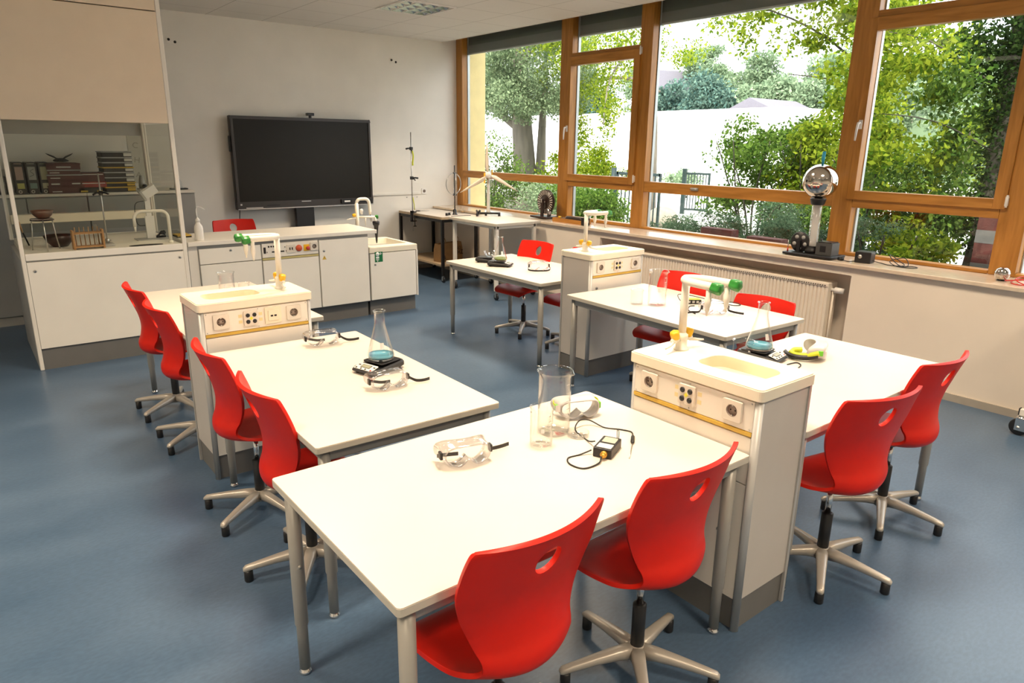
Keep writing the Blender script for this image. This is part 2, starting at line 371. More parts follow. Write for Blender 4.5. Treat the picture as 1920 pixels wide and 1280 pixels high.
tag(MB().box(.14, .42, -.12, .3, SILL-.028, 3.29).build('pier', M_yellow), 'yellow rendered pier outside the leftmost window', 'pier')

# ------------------------------------------------------------------ radiator
rd = thing('radiator', 'long cream panel radiator in wall niche below windows', 'radiator', (WX+.015, -4.73, .0))
pts = []
b = MB(); ys = []; y = -1.20; k = 0
prof = []
while y < 1.2:
    for dy, dx in ((0, 0), (.019, 0), (.0235, .009), (.029, .009)): prof.append((dx, y+dy))
    y += .0333
prof = [(x, min(yy, 1.2)) for x, yy in prof]
L = [[(x, yy, z) for x, yy in prof] for z in (.14, .665)]
b.loops(L, 0, False, close=False); b.box(.0095, .035, -1.2, 1.2, .14, .665); b.build('front_panel', M_rad, rd, weld=False)
b = MB(); b.box(-.006, .135, -1.205, -1.195, .13, .695).box(-.006, .135, 1.195, 1.205, .13, .695).box(-.006, .004, -1.2, 1.2, .665, .695).box(.10, .135, -1.2, 1.2, .14, .69); b.build('casing', M_rad, rd, .003)
b = MB(); b.box(0, .135, -1.2, 1.2, .693, .697, 0)
for i in range(118): b.box(-.0075, -.0055, -1.18+i*.02, -1.168+i*.02, .672, .679, 1)
b.build('top_grille', [M_rad, M_dark], rd)
b = MB().at(T(.05, -1.205, .64)); b.cyl((0, 0, 0), (0, -.035, 0), .014); b.cyl((0, -.03, 0), (0, -.10, 0), .025, .022, 20); b.build('thermostat_valve', M_white, rd)
MB().cyl((.05, -1.222, .64), (.05, -1.222, .0), .009).build('pipe', M_rad, rd)

# ------------------------------------------------------------------ lab tables
def table(label, cx, cy, W, L, h, rz, group='white lab tables'):
    """W along x, L along y before rotation"""
    t = thing('lab_table', label, 'table', (cx, cy, 0), rz, group)
    MB().prism(rr(0, 0, W, L, .012, 4), h-.024, h-.003, 1).prism(rr(0, 0, W-.002, L-.002, .012, 4), h-.003, h, 0).build('tabletop', [M_top, M_edge], t)
    a = MB(); i = .045
    for s in (-1, 1):
        a.box(s*(W/2-i)-.013, s*(W/2-i)+.013, -L/2+i, L/2-i, h-.074, h-.030); a.box(-W/2+i, W/2-i, s*(L/2-i)-.013, s*(L/2-i)+.013, h-.074, h-.030)
    for s in (-.5, 0, .5): a.box(-W/2+i, W/2-i, s*L*.6-.012, s*L*.6+.012, h-.036, h-.024)
    a.build('apron_frame', M_leg, t, .006)
    for sx in (-1, 1):
        for sy in (-1, 1):
            x, y = sx*(W/2-i), sy*(L/2-i)
            l = MB().lathe([(.0225, h-.0245), (.0225, .34), (.0223, .195), (.0185, .185), (.018, .02)], 20, (x, y))
            l.cyl((x+.02*-sx, y, .42), (x+.028*-sx, y, .42), .006, n=8)
            lo = l.build('leg', M_leg, t)
            MB().lathe([(.0165, 0), (.021, .003), (.021, .010), (.0165, .014), (.0165, .022)], 18, (x, y)).build('foot_cap', M_chrome, lo)
    return t
TA = table('white lab table with electronic balance and flask, front left group', -4.565, -5.862, .787, 1.385, .72, -1.2)
TB = table('large white lab table nearest the viewer with beakers and thermometer', -4.487, -7.077, .81, 1.375, .72, 90)
TC = table('white lab table below corner windows with black balances and flask', -1.945, -3.965, .78, 1.35, .70, .3)
TC2 = table('white lab table in front of the radiator with tall beaker', -2.065, -5.767, .80, 1.395, .70, -2.0)
TB2 = table('white lab table at right, behind the sink pillar, carrying clip goggles', -2.772, -7.097, .79, 1.365, .72, 90)
TA2 = table('white lab table mostly hidden behind the left sink pillar', -4.555, -4.07, .79, 1.37, .72, 0)

# ------------------------------------------------------------------ sockets (drawn in XY, facing +Z)
def socket(parent, M, name='power_socket', plate=M_sock):
    p = MB().at(M); p.ringplate(rr(0, 0, .078, .078, .006, 7), rr(0, 0, .043, .043, .0215, 7), 0, .011)
    o = p.build(name, plate, parent, .002)
    q = MB().at(M); q.lathe([(.0214, .011), (.0205, .001)], 28, cap0=False, mi=0)
    q.lathe([(.0001, .0015), (.0205, .0015), (.0205, .0005), (.0001, .0005)], 28, mi=0)
    for s in (-1, 1): q.cyl((s*.0095, 0, .0012), (s*.0095, 0, .0022), .0028, n=10, mi=1); q.box(-.003, .003, s*.019-.003, s*.019+.003, .002, .008, 2)
    q.build('socket_well', [M_well, M_ink, M_steel], o); return o
def foursocket(parent, M):
    p = MB().at(M); p.prism(rr(0, 0, .074, .078, .006), 0, .012); o = p.build('low_voltage_socket', M_sock, parent, .002)
    d = MB().at(M)
    for x in (-.017, .017):
        for y in (-.017, .017): d.lathe([(.0001, .018), (.0075, .018), (.0105, .015), (.0105, .012)], 16, (x, y))
    d.build('terminal', M_black, o)
    MB().at(M).prism([(0, .011), (.004, .004), (.011, 0), (.004, -.004), (0, -.011), (-.004, -.004), (-.011, 0), (-.004, .004)], .012, .013).build('warning_mark', pm('lime_mark', (.75, .72, .03), .5) if 'lime_mark' not in MATS else MATS['lime_mark'], o)
    s = MB().at(M)
    for sx in (-1, 1):
        for y in (-.015, .015): s.box(sx*.052-.009, sx*.052+.009, y-.008, y+.008, 0, .0006)
    s.build('yellowed_sticker', pm('old_sticker', (.78, .66, .36), .6) if 'old_sticker' not in MATS else MATS['old_sticker'], parent); return o
def datasocket(parent, M):
    pl = pm('ivory_plate', (.84, .76, .58), .4) if 'ivory_plate' not in MATS else MATS['ivory_plate']
    o = MB().at(M).prism(rr(0, 0, .088, .088, .004), 0, .008).prism(rr(0, 0, .056, .056, .003), .008, .013).build('data_socket', pl, parent, .0015)
    MB().at(M).box(-.016, -.003, -.006, .003, .0128, .0136).box(.003, .016, -.006, .003, .0128, .0136).build('port', M_ink, o)
def lock(parent, x, y, z, name='lock'):
    MB().at(T(x, y, z) @ FR).lathe([(.0001, .006), (.008, .006), (.011, .004), (.011, 0)], 16, mi=0).box(-.0015, .0015, -.005, .005, .0055, .0065, 1).build(name, [M_steel, M_ink], parent)

# ------------------------------------------------------------------ taps
def valve(parent, p, d, mat, r=.019, ln=.036, name='valve_handle'):
    """six-lobed handle pointing along d"""
    q = Vector((0, 0, 1)).rotation_difference(Vector(d)).to_matrix().to_4x4(); m = MB().at(T(*p) @ q); n = 30
    L = []
    for z, s in ((0, .55), (.006, .95), (ln*.7, 1.05), (ln*.92, .95), (ln, .7)):
        L.append([((r*s*(1+.10*math.cos(5*2*PI*k/n)))*math.cos(2*PI*k/n), (r*s*(1+.10*math.cos(5*2*PI*k/n)))*math.sin(2*PI*k/n), z) for k in range(n)])
    return m.loops(L, 0, True, True, True).build(name, mat, parent)
def labtap(parent, x, y, z0, sx):
    """column with a double swivel arm over the basin; sx = side the arm points to"""
    t = MB(); t.lathe([(.030, z0), (.030, z0+.006), (.024, z0+.010), (.022, z0+.045), (.024, z0+.05), (.024, z0+.062), (.0165, z0+.068), (.0165, z0+.07)], 24, (x, y))
    zt = z0+.287
    t.cyl((x, y, z0+.06), (x, y, zt), .0155, n=20)
    for s in (-1, 1):
        t.tube(spline([(x-.004*sx, y, zt), (x+.012*sx, y+s*.026, zt), (x+.05*sx, y+s*.048, zt), (x+.10*sx, y+s*.055, zt), (x+.165*sx, y+s*.058, zt)], 5), .0155, 14)
        nx = x+.150*sx; ny = y+s*.058
        t.lathe([(.0001, zt-.112), (.004, zt-.112), (.005, zt-.098), (.0085, zt-.09), (.0085, zt-.08), (.012, zt-.07), (.013, zt-.045), (.010, zt-.04), (.011, zt)], 14, (nx, ny))
        t.cyl((x, y+s*.02, z0+.042), (x, y+s*.058, z0+.042), .010, n=12)
        t.tube([(x, y+s*.05, z0+.036), (x+.012*sx, y+s*.085, z0+.030), (x+.018*sx, y+s*.118, z0+.026)], [.0075, .006, .0035], 10)
    o = t.build('tap', M_ivory, parent)
    for s in (-1, 1):
        valve(o, (x+.160*sx, y+s*.058, zt), (sx, 0, -.12), M_green, .021, .044)
        valve(o, (x, y+s*.036, z0+.046), (0, s*.35, 1), M_yel, .0175, .038, 'gas_valve_handle')
    return o
def basin_slab(parent, w, d, z0, z1, hole, mat, bmat, depth=.15, r=.02):
    cx, cy, hw, hd, hr = hole
    s = MB(); s.ringplate(rr(0, 0, w, d, r, 6), rr(cx, cy, hw, hd, hr, 6), z0, z1-.004)
    s.ringplate(rr(0, 0, w-.008, d-.008, r, 6), rr(cx, cy, hw, hd, hr, 6), z1-.004, z1)
    o = s.build('worktop', mat, parent, .004)
    q = MB(); Ls = []
    for k, (i, z) in enumerate(((-.0005, z1-.003), (.006, z1-.02), (.018, z1-depth*.8), (.035, z1-depth*.97), (.06, z1-depth))):
        Ls.append([(x, y, z) for x, y in rr(cx, cy, hw-2*i, hd-2*i, max(.005, hr-i*.4), 6)])
    q.loops(Ls, 0, True, False, True); q.cyl((cx, cy, z1-depth-.003), (cx, cy, z1-depth+.002), .02, n=16, mi=1)
    q.build('basin', [bmat, M_steel], o); return o

# ------------------------------------------------------------------ sink pillars
def pillar(label, cx, cy, rz, mir, data=False):
    W, D = .585, .33; t = thing('sink_pillar', label, 'sink unit', (cx, cy, 0), rz, 'sink pillars with sockets'); h = .915
    b = MB(); b.box(-W/2+.012, W/2-.012, -D/2+.012, D/2-.012, .13, h); b.build('carcass', M_body, t)
    MB().box(-W/2+.014, W/2-.014, -D/2+.014, D/2-.014, 0, .132).build('plinth', M_plinth, t)
    for sx in (-1, 1):
        MB().box(sx*(W/2-.010)-.004, sx*(W/2-.010)+.004, -D/2+.022, D/2-.012, .134, h).build('side_panel', M_flank, t)
        p = MB(); n = 8
        pts = [(sx*(W/2-.022), -D/2+.022), (sx*(W/2-.022), -D/2)]+[(sx*(W/2-.022+.022*math.sin(PI/2*k/n)), -D/2+.022-.022*math.cos(PI/2*k/n)) for k in range(1, n+1)]
        p.prism(pts, 0, h, 0, True); p.box(sx*(W/2-.006)-.006, sx*(W/2-.006)+.006, D/2-.018, D/2-.004, 0, h); p.build('corner_post', M_alu, t)
    MB().box(-W/2+.024, W/2-.024, -D/2+.002, -D/2+.014, .797, .907).build('socket_panel', M_sock if 0 else M_lam, t, .001)
    MB().box(-W/2+.024, W/2-.024, -D/2-.001, -D/2+.014, .781, .795).build('edge_strip', M_strip, t)
    MB().box(-W/2+.024, W/2-.024, -D/2+.002, -D/2+.014, .60, .775).box(-W/2+.024, W/2-.024, -D/2+.002, -D/2+.014, .134, .596).build('access_panel', M_lam, t, .001)
    F = lambda x, z: T(x, -D/2+.002, z) @ FR
    sc = MB()
    for x in (-W/2+.034, 0, W/2-.034):
        for z in (.805, .899): sc.at(F(x, z)).lathe([(.0001, .002), (.0025, .002), (.0032, .0005)], 8)
    sc.build('panel_screw', M_steel, t)
    socket(t, F(-.19, .856)); foursocket(t, F(-.008 if not data else -.04, .856)); socket(t, F(.188, .856))
    if data: datasocket(t, F(.077, .856))
    if mir > 0: lock(t, -.22, -D/2+.002, .70)
    basin_slab(t, W+.014, D+.014, h, .958, (.085*mir, .0, .285, .165, .05), M_cream, M_basin)
    labtap(t, -.19*mir, 0.01, .958, mir)
    return t
P1 = pillar('cream sink pillar with yellow strip and green tap handles, nearest the viewer', -3.628, -7.202, -90, 1)
P2 = pillar('cream sink pillar with four sockets between the two left tables', -4.663, -4.930, 0, -1, True)
P3 = pillar('cream sink pillar before the radiator, grey flank facing the aisle', -1.868, -4.848, 0, 1)

# ------------------------------------------------------------------ chairs
CT = [(-.222, .838, .205, .056, 0), (-.214, .824, .217, .055, 0), (-.190, .765, .225, .054, 0), (-.166, .70, .226, .050, 0), (-.146, .635, .210, .045, 0), (-.140, .57, .184, .044, 0),
      (-.152, .51, .162, .048, .004), (-.170, .465, .151, .050, .014), (-.162, .426, .152, .042, .028), (-.117, .402, .170, .022, .036), (-.05, .398, .195, .006, .031), (.03, .405, .210, 0, .022),
      (.10, .413, .214, 0, .013), (.16, .412, .206, 0, .006), (.198, .398, .190, 0, .002), (.212, .380, .164, 0, 0)]
def shell_mesh():
    S = []
    for k in range(len(CT)-1):
        p0, p1, p2, p3 = [np.array(CT[max(0, min(len(CT)-1, k+d))]) for d in (-1, 0, 1, 2)]
        m = 5
        for i in range(m):
            t = i/m; S.append(.5*(2*p1+(p2-p0)*t+(2*p0-5*p1+4*p2-p3)*t*t+(3*p1-p0-3*p2+p3)*t**3))
    S.append(np.array(CT[-1])); NU = 29
    P = np.zeros((len(S), NU, 3))
    for a, s in enumerate(S):
        for b_ in range(NU):
            u = -1+2*b_/(NU-1); P[a, b_] = (s[0]+s[3]*u*u, u*s[2], s[1]+s[4]*u*u)
    hz, hw, hh = .752, .039, .043
    def inside(q): return q[0] < -.1 and (q[1]/hw)**2+((q[2]-hz)/hh)**2 < 1
    ins = np.array([[inside(P[a, b_]) for b_ in range(NU)] for a in range(len(S))])
    faces = []
    for a in range(len(S)-1):
        for b_ in range(NU-1):
            if ins[a, b_] or ins[a, b_+1] or ins[a+1, b_] or ins[a+1, b_+1]: continue
            faces.append((a*NU+b_, a*NU+b_+1, (a+1)*NU+b_+1, (a+1)*NU+b_))
    cnt = {}
    for f in faces:
        for i in range(4):
            e = tuple(sorted((f[i], f[(i+1) % 4]))); cnt[e] = cnt.get(e, 0)+1
    V = P.reshape(-1, 3); edgev = {v for e, c in cnt.items() if c == 1 for v in e}
    for v in edgev:
        q = V[v]; d = math.hypot(q[1]/hw, (q[2]-hz)/hh)
        if q[0] < -.1 and d < 1.75 and abs(q[2]-hz) < .08: q[1] /= d; q[2] = hz+(q[2]-hz)/d; q[0] = np.interp(q[2], [.70, .765, .822], [-.166, -.190, -.214])+.047*(q[1]/.214)**2
    used = sorted({v for f in faces for v in f}); ix = {v: i for i, v in enumerate(used)}
    m = MB(); m.add([tuple(V[v]) for v in used], [tuple(ix[v] for v in f) for f in faces], 0, True); return m
def chair_proto():
    t = thing('swivel_chair', 'x', 'chair', (0, 0, 0), 0, 'red swivel chairs')
    o = shell_mesh().build('shell', M_red, t)
    s = o.modifiers.new('thick', 'SOLIDIFY'); s.thickness = .014; s.offset = 0
    b = o.modifiers.new('edge', 'BEVEL'); b.width = .005; b.segments = 3; b.limit_method = 'ANGLE'; b.angle_limit = R(50)
    m = MB(); m.lathe([(.020, .352), (.030, .36), (.075, .392), (.085, .398), (.085, .401)], 20); m.box(-.06, .08, -.07, .07, .388, .402); m.build('seat_mount', M_black, t)
    MB().lathe([(.0125, .25), (.0125, .358)], 18).build('gas_strut', M_chrome, t)
    MB().lathe([(.021, .098), (.023, .10), (.023, .265), (.015, .270)], 20).build('column_sleeve', M_black, t)
    st = MB(); st.lathe([(.0001, .055), (.034, .055), (.038, .062), (.036, .10), (.024, .108), (.0001, .108)], 24)
    g = MB()
    for k in range(5):
        a = 2*PI*k/5; c, s_ = math.cos(a), math.sin(a); L = []
        for d, z, hw, hh in ((.02, .082, .026, .026), (.07, .083, .023, .021), (.15, .076, .019, .016), (.235, .064, .0155, .013), (.268, .058, .015, .012), (.278, .054, .010, .006)):
            q = []
            for i in range(12):
                an = 2*PI*i/12; e = .65; ca, sa = math.cos(an), math.sin(an)
                w_ = math.copysign(abs(ca)**e, ca)*hw; h_ = math.copysign(abs(sa)**e, sa)*hh
                q.append((d*c-w_*s_, d*s_+w_*c, z+h_))
            L.append(q)
        st.loops(L, 0, True, True, True)
        MB().at(T(.258*c, .258*s_, 0)).lathe([(.0001, 0), (.016, 0), (.018, .004), (.0175, .046), (.013, .050)], 16).build('glide', M_black, t)
    st.build('star_base', M_star, t); return t
PROTO = chair_proto(); first = [True]
def chair(label, x, y, face, dz=0, spin=0):
    if first[0]: c = PROTO; first[0] = False; c['label'] = label
    else: c = dup(PROTO, None, label)
    c.location = (x, y, 0); c.rotation_euler = (0, 0, R(face))
    for k in kids(c):
        n = k.name.split('.')[0]
        if n in ('shell', 'seat_mount') and dz: k.location.z = dz
        if n == 'gas_strut' and dz: k.location.z = dz if dz > 0 else 0
        if n in ('glide', 'star_base'): k.rotation_euler.z = R(spin-face)
    return c
def star(*tips): return 0
chair('red swivel chair facing the fume cupboard end of the hidden left table', -4.855, -3.86, 2, .018, 143)
chair('red swivel chair half behind the left sink pillar, second from fume cupboard', -4.855, -4.46, 2, .01, 143)
chair('red swivel chair at balance table, just nearer than the left sink pillar', -4.868, -5.53, 0, 0, 142)
chair('red swivel chair tucked under balance table near the front table corner', -4.862, -6.15, 0, 0, 165)
chair('red swivel chair at bottom of view, closest to the viewer', -4.825, -7.40, 92, 0, 20)
chair('red swivel chair at front table beside the near sink pillar', -4.225, -7.395, 91, 0, 14)
chair('red swivel chair at right table, directly right of near sink pillar', -3.135, -7.465, 78, 0, -8)
chair('rightmost red swivel chair, standing nearest the window wall', -2.46, -7.405, 87, 0, -12)
chair('red swivel chair behind the corner table with the black balances', -1.70, -3.665, 183, 0, 152)
chair('red swivel chair mostly hidden behind the sink pillar before the radiator', -1.64, -4.30, 180, 0, 165)
chair('red swivel chair before the radiator, behind tap of near sink pillar', -1.765, -5.475, 184, -.008, 130)
chair('low red swivel chair at right end of the radiator table', -1.77, -6.14, 182, -.075, 130)
chair('red teacher chair behind the demonstration desk below the display', -3.47, -.98, 270, .078, 30)

# ------------------------------------------------------------------ fume cupboard
def off(t): return T(-t.location.x, -t.location.y, -t.location.z)
fc = thing('fume_cupboard', 'tall fume cupboard with glass sash and white base at left', 'fume cupboard', (-4.92, -1.85, 0)); O = off(fc)
X0, X1, Y0, Y1 = -5.50, -4.338, -2.39, -1.30
def B(*a, m=None): return m.at(O).box(*a)
MB().at(O).box(X0+.004, X1-.004, Y0+.012, Y1, .0, .165).build('plinth', M_plinth, fc)
MB().at(O).box(X0+.004, X1-.004, Y0+.02, Y1, .167, .853).build('base_cabinet', M_grey, fc)
d = MB().at(O).box(X0+.030, X1-.026, Y0, Y0+.019, .17, .842).build('front_panel', M_body, fc, .0015)
lock(d, X0+.075+4.92, Y0+1.85, .775); lock(d, X1-.065+4.92, Y0+1.85, .795)
cup = MB().at(O); cup.box(X0+.03, X1-.03, Y0-.002, Y1+.02, .855, .900).box(X0+.03, X1-.03, Y0-.002, Y0+.012, .900, .907).box(X0+.03, X1-.03, Y1+.01, Y1+.02, .9, .907)
wt = cup.build('worktop', M_body, fc, .003)
MB().at(O @ T(-4.625, -2.285, .8995)).lathe([(.0001, .002), (.125, .002), (.128, .0035), (.130, 0), (.0001, 0)], 28).build('cup_sink', M_dark, wt)
wt.children[0].scale = (1, .36, 1); wt.children[0].location.y = -1.85*0+(-2.285+1.85)*(1-.36)
for x0, x1 in ((X0, X0+.028), (X1-.034, X1)):
    MB().at(O).box(x0, x1, Y0-.004, Y0+.03, 0, 2.9).build('corner_post', M_lam, fc, .006)
    MB().at(O).box(x0, x1, Y1-.075, Y1, .9, 2.9).build('rear_post', M_lam, fc, .006)
for x0, x1 in ((X0, X0+.004), (X1-.004, X1)): MB().at(O).box(x0, x1, Y0+.03, Y1-.002, 0, .853).build('side_panel', M_grey, fc)
for x in (X0+.012, X1-.018): MB().at(O).box(x, x+.006, Y0+.03, Y1-.075, .907, 1.87).build('side_glass', M_sash, fc)
MB().at(O).box(X0+.028, X1-.034, Y0+.010, Y0+.016, .907, 1.87).build('sash_glass', M_sash, fc)
MB().at(O).box(X0+.028, X1-.034, Y1-.014, Y1-.008, .95, 1.775).build('rear_glass', M_sash, fc)
MB().at(O).box(X0+.028, X1-.034, Y0-.002, Y0+.022, 1.868, 2.69).box(X0+.004, X1-.034, Y0+.03, Y1, 1.885, 1.9).build('upper_panel', pm('hood_front_laminate', (.80, .665, .50), .45, var=.02), fc, .004)
MB().at(O).box(X0+.028, X1-.034, Y0+.002, Y1, 2.697, HC-.004).box(X0+.002, X0+.02, Y0+.03, Y1-.075, 1.9, 2.697).box(X1-.02, X1-.002, Y0+.03, Y1-.075, 1.9, 2.697).box(X0+.028, X1-.034, Y1-.03, Y1-.006, 1.775, 2.697, 1).build('hood_casing', [MATS['hood_front_laminate'], M_grey], fc, .003)
MB().at(O).box(X0+.03, X1-.08, Y1-.10, Y1-.02, 1.035, 1.11).build('rear_ledge', M_cream, fc, .006)
t = MB().at(O); t.tube([(-4.42, -2.22, .9)]+[(-4.42, -2.22, 1.08)]+arc((-4.48, -2.22, 1.11), .06, 0, 90, 6)+arc((-4.62, -2.22, 1.11), .06, 90, 180, 6)+[(-4.68, -2.22, 1.05)], .013, 14).lathe([(.02, .9), (.02, .915), (.014, .92)], 16, (-4.42, -2.22)).cyl((-4.68, -2.22, 1.055), (-4.68, -2.22, 1.005), .010, .006)
t.build('tap', M_ivory, fc)

def placed(o, label, cat, group=None): return tag(o, label, cat, group)
# things inside the fume cupboard
Zw = .9
t = thing('tripod', 'wire tripod with bowl on it inside the fume cupboard', 'tripod', (-5.31, -2.17, Zw))
MB().tube([(.075*math.cos(2*PI*k/28), .075*math.sin(2*PI*k/28), .235) for k in range(28)], .006, 8, closed=True).build('ring', M_blackm, t)
for k in range(3):
    a = 2*PI*k/3+.5; MB().tube([(.078*math.cos(a), .078*math.sin(a), .236), (.088*math.cos(a), .088*math.sin(a), .12), (.105*math.cos(a), .105*math.sin(a), 0)], .0045, 8).build('leg', M_steel, t)
MB().box(-.072, .072, -.072, .072, .2405, .2435).build('wire_gauze', M_steel, t)
def bowl(name, r, h, mat, loc, label, group=None):
    m = MB(); P = [(r*.42, 0), (r*.5, .002), (r*.82, h*.45), (r, h), (r*.96, h), (r*.78, h*.47), (r*.45, .008), (.0001, .008)]
    m.lathe(P, 28, cap0=True, cap1=False); return tag(m.build(name, mat, loc=loc), label, 'bowl', group)
bowl('glazed_bowl', .078, .062, M_cer2, (-5.30, -2.16, Zw+.244), 'small brown glazed bowl standing on the wire tripod')
bowl('ceramic_bowl', .112, .09, M_cer, (-5.20, -1.985, Zw+.0005), 'large dark brown bowl behind the tripod in fume cupboard')
t = thing('wooden_spatula', 'dark wooden spatula leaning at left inside the fume cupboard', 'spatula', (-5.40, -1.85, Zw))
MB().tube([(0, 0, .004), (-.028, 0, .11)], .006, 8).build('handle', M_blackm, t)
MB().tube([(-.028, 0, .11), (-.034, 0, .135), (-.044, 0, .19), (-.048, 0, .21)], [.006, .016, .018, .008], 12, flat=.45).build('blade', M_rack, t)
t = thing('test_tube_rack', 'wooden test tube rack on the fume cupboard worktop', 'rack', (-5.03, -2.24, Zw), 2)
for s in (-1, 1): MB().box(s*.103-.007, s*.103+.007, -.038, .038, 0, .15).build('end_board', M_rack, t, .002)
MB().box(-.096, .096, -.036, .036, .012, .024).build('bottom_shelf', M_rack, t)
tp = MB()
for i in range(6): tp.at(T(-.08+.032*i, 0, .118)).ringplate(rr(0, 0, .032, .07, .001, 4), rr(0, 0, .02, .02, .0099, 4), 0, .012)
tp.build('top_shelf', M_rack, t)
for i in range(6): MB().cyl((-.08+.032*i, .030, .024), (-.08+.032*i, .030, .168), .004, .003, 8).build('drying_peg', M_rack, t)
tag(MB().lathe([(.0001, .026), (.006, .029), (.009, .036), (.009, .185), (.0105, .187), (.008, .187), (.0078, .037), (.0001, .03)], 18).build('test_tube', M_glass, loc=(-4.968, -2.238, Zw)), 'single clear test tube standing in the wooden rack', 'test tube')
t = thing('retort_stand', 'steel retort stand with clamp cluster inside the fume cupboard', 'stand', (-4.88, -2.12, Zw))
MB().prism(rr(-.01, -.02, .10, .15, .012), 0, .018).build('base_plate', M_grey, t, .003)
MB().lathe([(.016, .018), (.016, .05), (.009, .056)], 14).box(.016, .03, -.006, .006, .03, .042).build('boss', M_steel, t)
MB().cyl((0, 0, .02), (0, 0, .575), .0055, n=10).build('rod', M_steel, t)
m = MB().box(-.013, .013, -.014, .014, .405, .44)
for a in (10, 75, 150, 200, 265, 320): m.tube([(0, 0, .42), (.03*math.cos(R(a)), .03*math.sin(R(a)), .425), (.062*math.cos(R(a)), .062*math.sin(R(a)), .418+.012*math.sin(a))], [.007, .006, .005], 8)
m.build('clamp', M_blackm, t)
t = thing('reflector_lamp', 'grey bench lamp with square reflector on flat base inside fume cupboard', 'lamp', (-4.50, -1.88, Zw))
MB().prism(rr(0, -.02, .26, .17, .004), 0, .006).build('base_plate', M_grey, t)
MB().box(-.035, .035, -.012, .012, .006, .20).box(-.022, .022, -.010, .010, .2, .40).build('column', M_white, t, .004)
MB().at(T(.02, -.01, .415) @ RY(-32) @ RX(18)).box(-.06, .06, -.035, .0, -.04, .04).box(-.078, -.06, -.03, .03, -.05, .05, 1).build('reflector', [M_white, M_grey], t, .003)
MB().tube(spline([(-.03, -.012, .33), (-.10, -.012, .30), (-.10, -.012, .14), (-.04, -.012, .12)]), .003, 8).build('cable', M_cable, t)
m = MB().box(.045, .12, .01, .05, .006, .02)
for k in range(7): m.tube(spline([(.05, .0+.01*k-.03, .02), (.07+.008*k, -.02+.008*k, .05+.006*(k % 3)), (.11, .005*k-.01, .03)], 5), .006, 8)
m.build('clip_cluster', M_blackm, t)

# ------------------------------------------------------------------ cupboards along the back wall and what stands on them
for i, nm in enumerate(('grey cupboard against back wall, right end beside the demonstration desk', 'grey cupboard against back wall, seen through the fume cupboard glass', 'grey cupboard against back wall at the left picture edge')):
    x0 = -4.79-i*1.0; t = thing('base_cupboard', nm, 'cupboard', (x0+.5, -.34, 0), 0, 'grey cupboards along the back wall')
    MB().box(-.498, .498, -.29, .33, 0, .085).build('plinth', pm('light_plinth', (.45, .44, .40), .6) if i == 0 else MATS['light_plinth'], t)
    MB().box(-.499, .499, -.295, .335, .087, 1.205).build('carcass', M_cab, t)
    for s in (-1, 1):
        dd = MB().box(min(s*.004, s*.494), max(s*.004, s*.494), -.315, -.297, .095, 1.195).build('door', M_cab, t, .0015)
        MB().at(T(s*.05, -.315, .98) @ FR).lathe([(.0001, .005), (.010, .005), (.010, 0)], 14).build('knob', M_black, dd)
    MB().box(-.4995, .4995, -.325, .336, 1.207, 1.232).build('top', M_lam, t, .002)
ZC = 1.2325
for i, (x, col, lab) in enumerate(((-5.305, 'pinkish', 'lever arch file with pinkish spine label, leftmost of three on cupboard'), (-5.205, 'torn', 'lever arch file with scribbled grey spine label, middle of three on cupboard'), (-5.105, 'plain', 'lever arch file with plain olive spine label, rightmost of three on cupboard'))):
    t = thing('lever_arch_file', lab, 'file', (x, -.45, ZC), 0, 'lever arch files on the cupboard')
    MB().box(-.042, .042, -.14, .15, 0, .29).build('cover', M_binder, t, .003)
    sm = pm('spine_'+col, ((.42, .30, .25), (.40, .39, .34), (.36, .35, .22))[i], .7)
    m = MB().box(-.03, .03, -.1412, -.14, .13, .25).box(-.03, .03, -.1412, -.14, .275, .281)
    if i == 1: m.tube(spline([(-.02, -.1415, .16), (.015, -.1415, .18), (-.01, -.1415, .21), (.02, -.1415, .23)]), .002, 6, 1)
    m.build('spine_label', [sm, M_ink], t)
    m = MB().box(-.028, .028, -.1412, -.14, .05, .10).build('sticker', pm('sticker_'+col, ((.50, .47, .14), (.20, .28, .24), (.50, .46, .30))[i], .7), t)
    MB().at(T(-.012, -.14, .022) @ FR).ringplate(rr(0, 0, .03, .03, .0149, 5), rr(0, 0, .018, .018, .0089, 5), 0, .003).build('finger_ring', M_steel, t)
z = ZC
for i, (h, w_, lab) in enumerate(((.072, .30, 'brown flat storage box at bottom of left stack'), (.055, .28, 'brown flat storage box with two white labels, second from bottom of left stack'), (.05, .29, 'brown flat storage box third from bottom of left stack'), (.045, .27, 'brown flat box with grey strip, second from top of left stack'), (.06, .28, 'brown box with wide white label, topmost of left stack'))):
    t = thing('storage_box', lab, 'box', (-4.945, -.45, z), 0, 'brown storage boxes on the cupboard')
    MB().box(-w_/2, w_/2, -.16, .16, 0, h-.012).build('tray', M_brown, t, .002)
    MB().box(-w_/2-.004, w_/2+.004, -.164, .164, h-.011, h-.0005).build('lid', M_brown if i not in (2, 3) else M_grey, t, .002)
    m = MB()
    if i == 1: m.box(-.12, -.05, -.1612, -.16, .01, .022).box(.05, .12, -.1612, -.16, .012, .024)
    elif i == 4: m.box(-.06, .06, -.1612, -.16, .018, .030)
    else: m.box(-.12, -.04, -.1612, -.16, .012, .02)
    m.build('label_strip', M_paper, t); z += h
t = thing('winged_figure', 'dark figure with two raised wings on top of brown boxes', 'figure', (-4.945, -.45, z))
MB().tube([(-.06, 0, .02), (-.03, 0, .026), (.03, 0, .026), (.07, 0, .018)], [.006, .018, .018, .005], 12).build('body', M_binder, t)
for s in (-1, 1): MB().tube([(s*.015, 0, .03), (s*.05, .0, .055), (s*.09, 0, .075), (s*.115, 0, .09)], [.012, .024, .018, .003], 10, flat=.35).build('wing', M_binder, t)
z = ZC
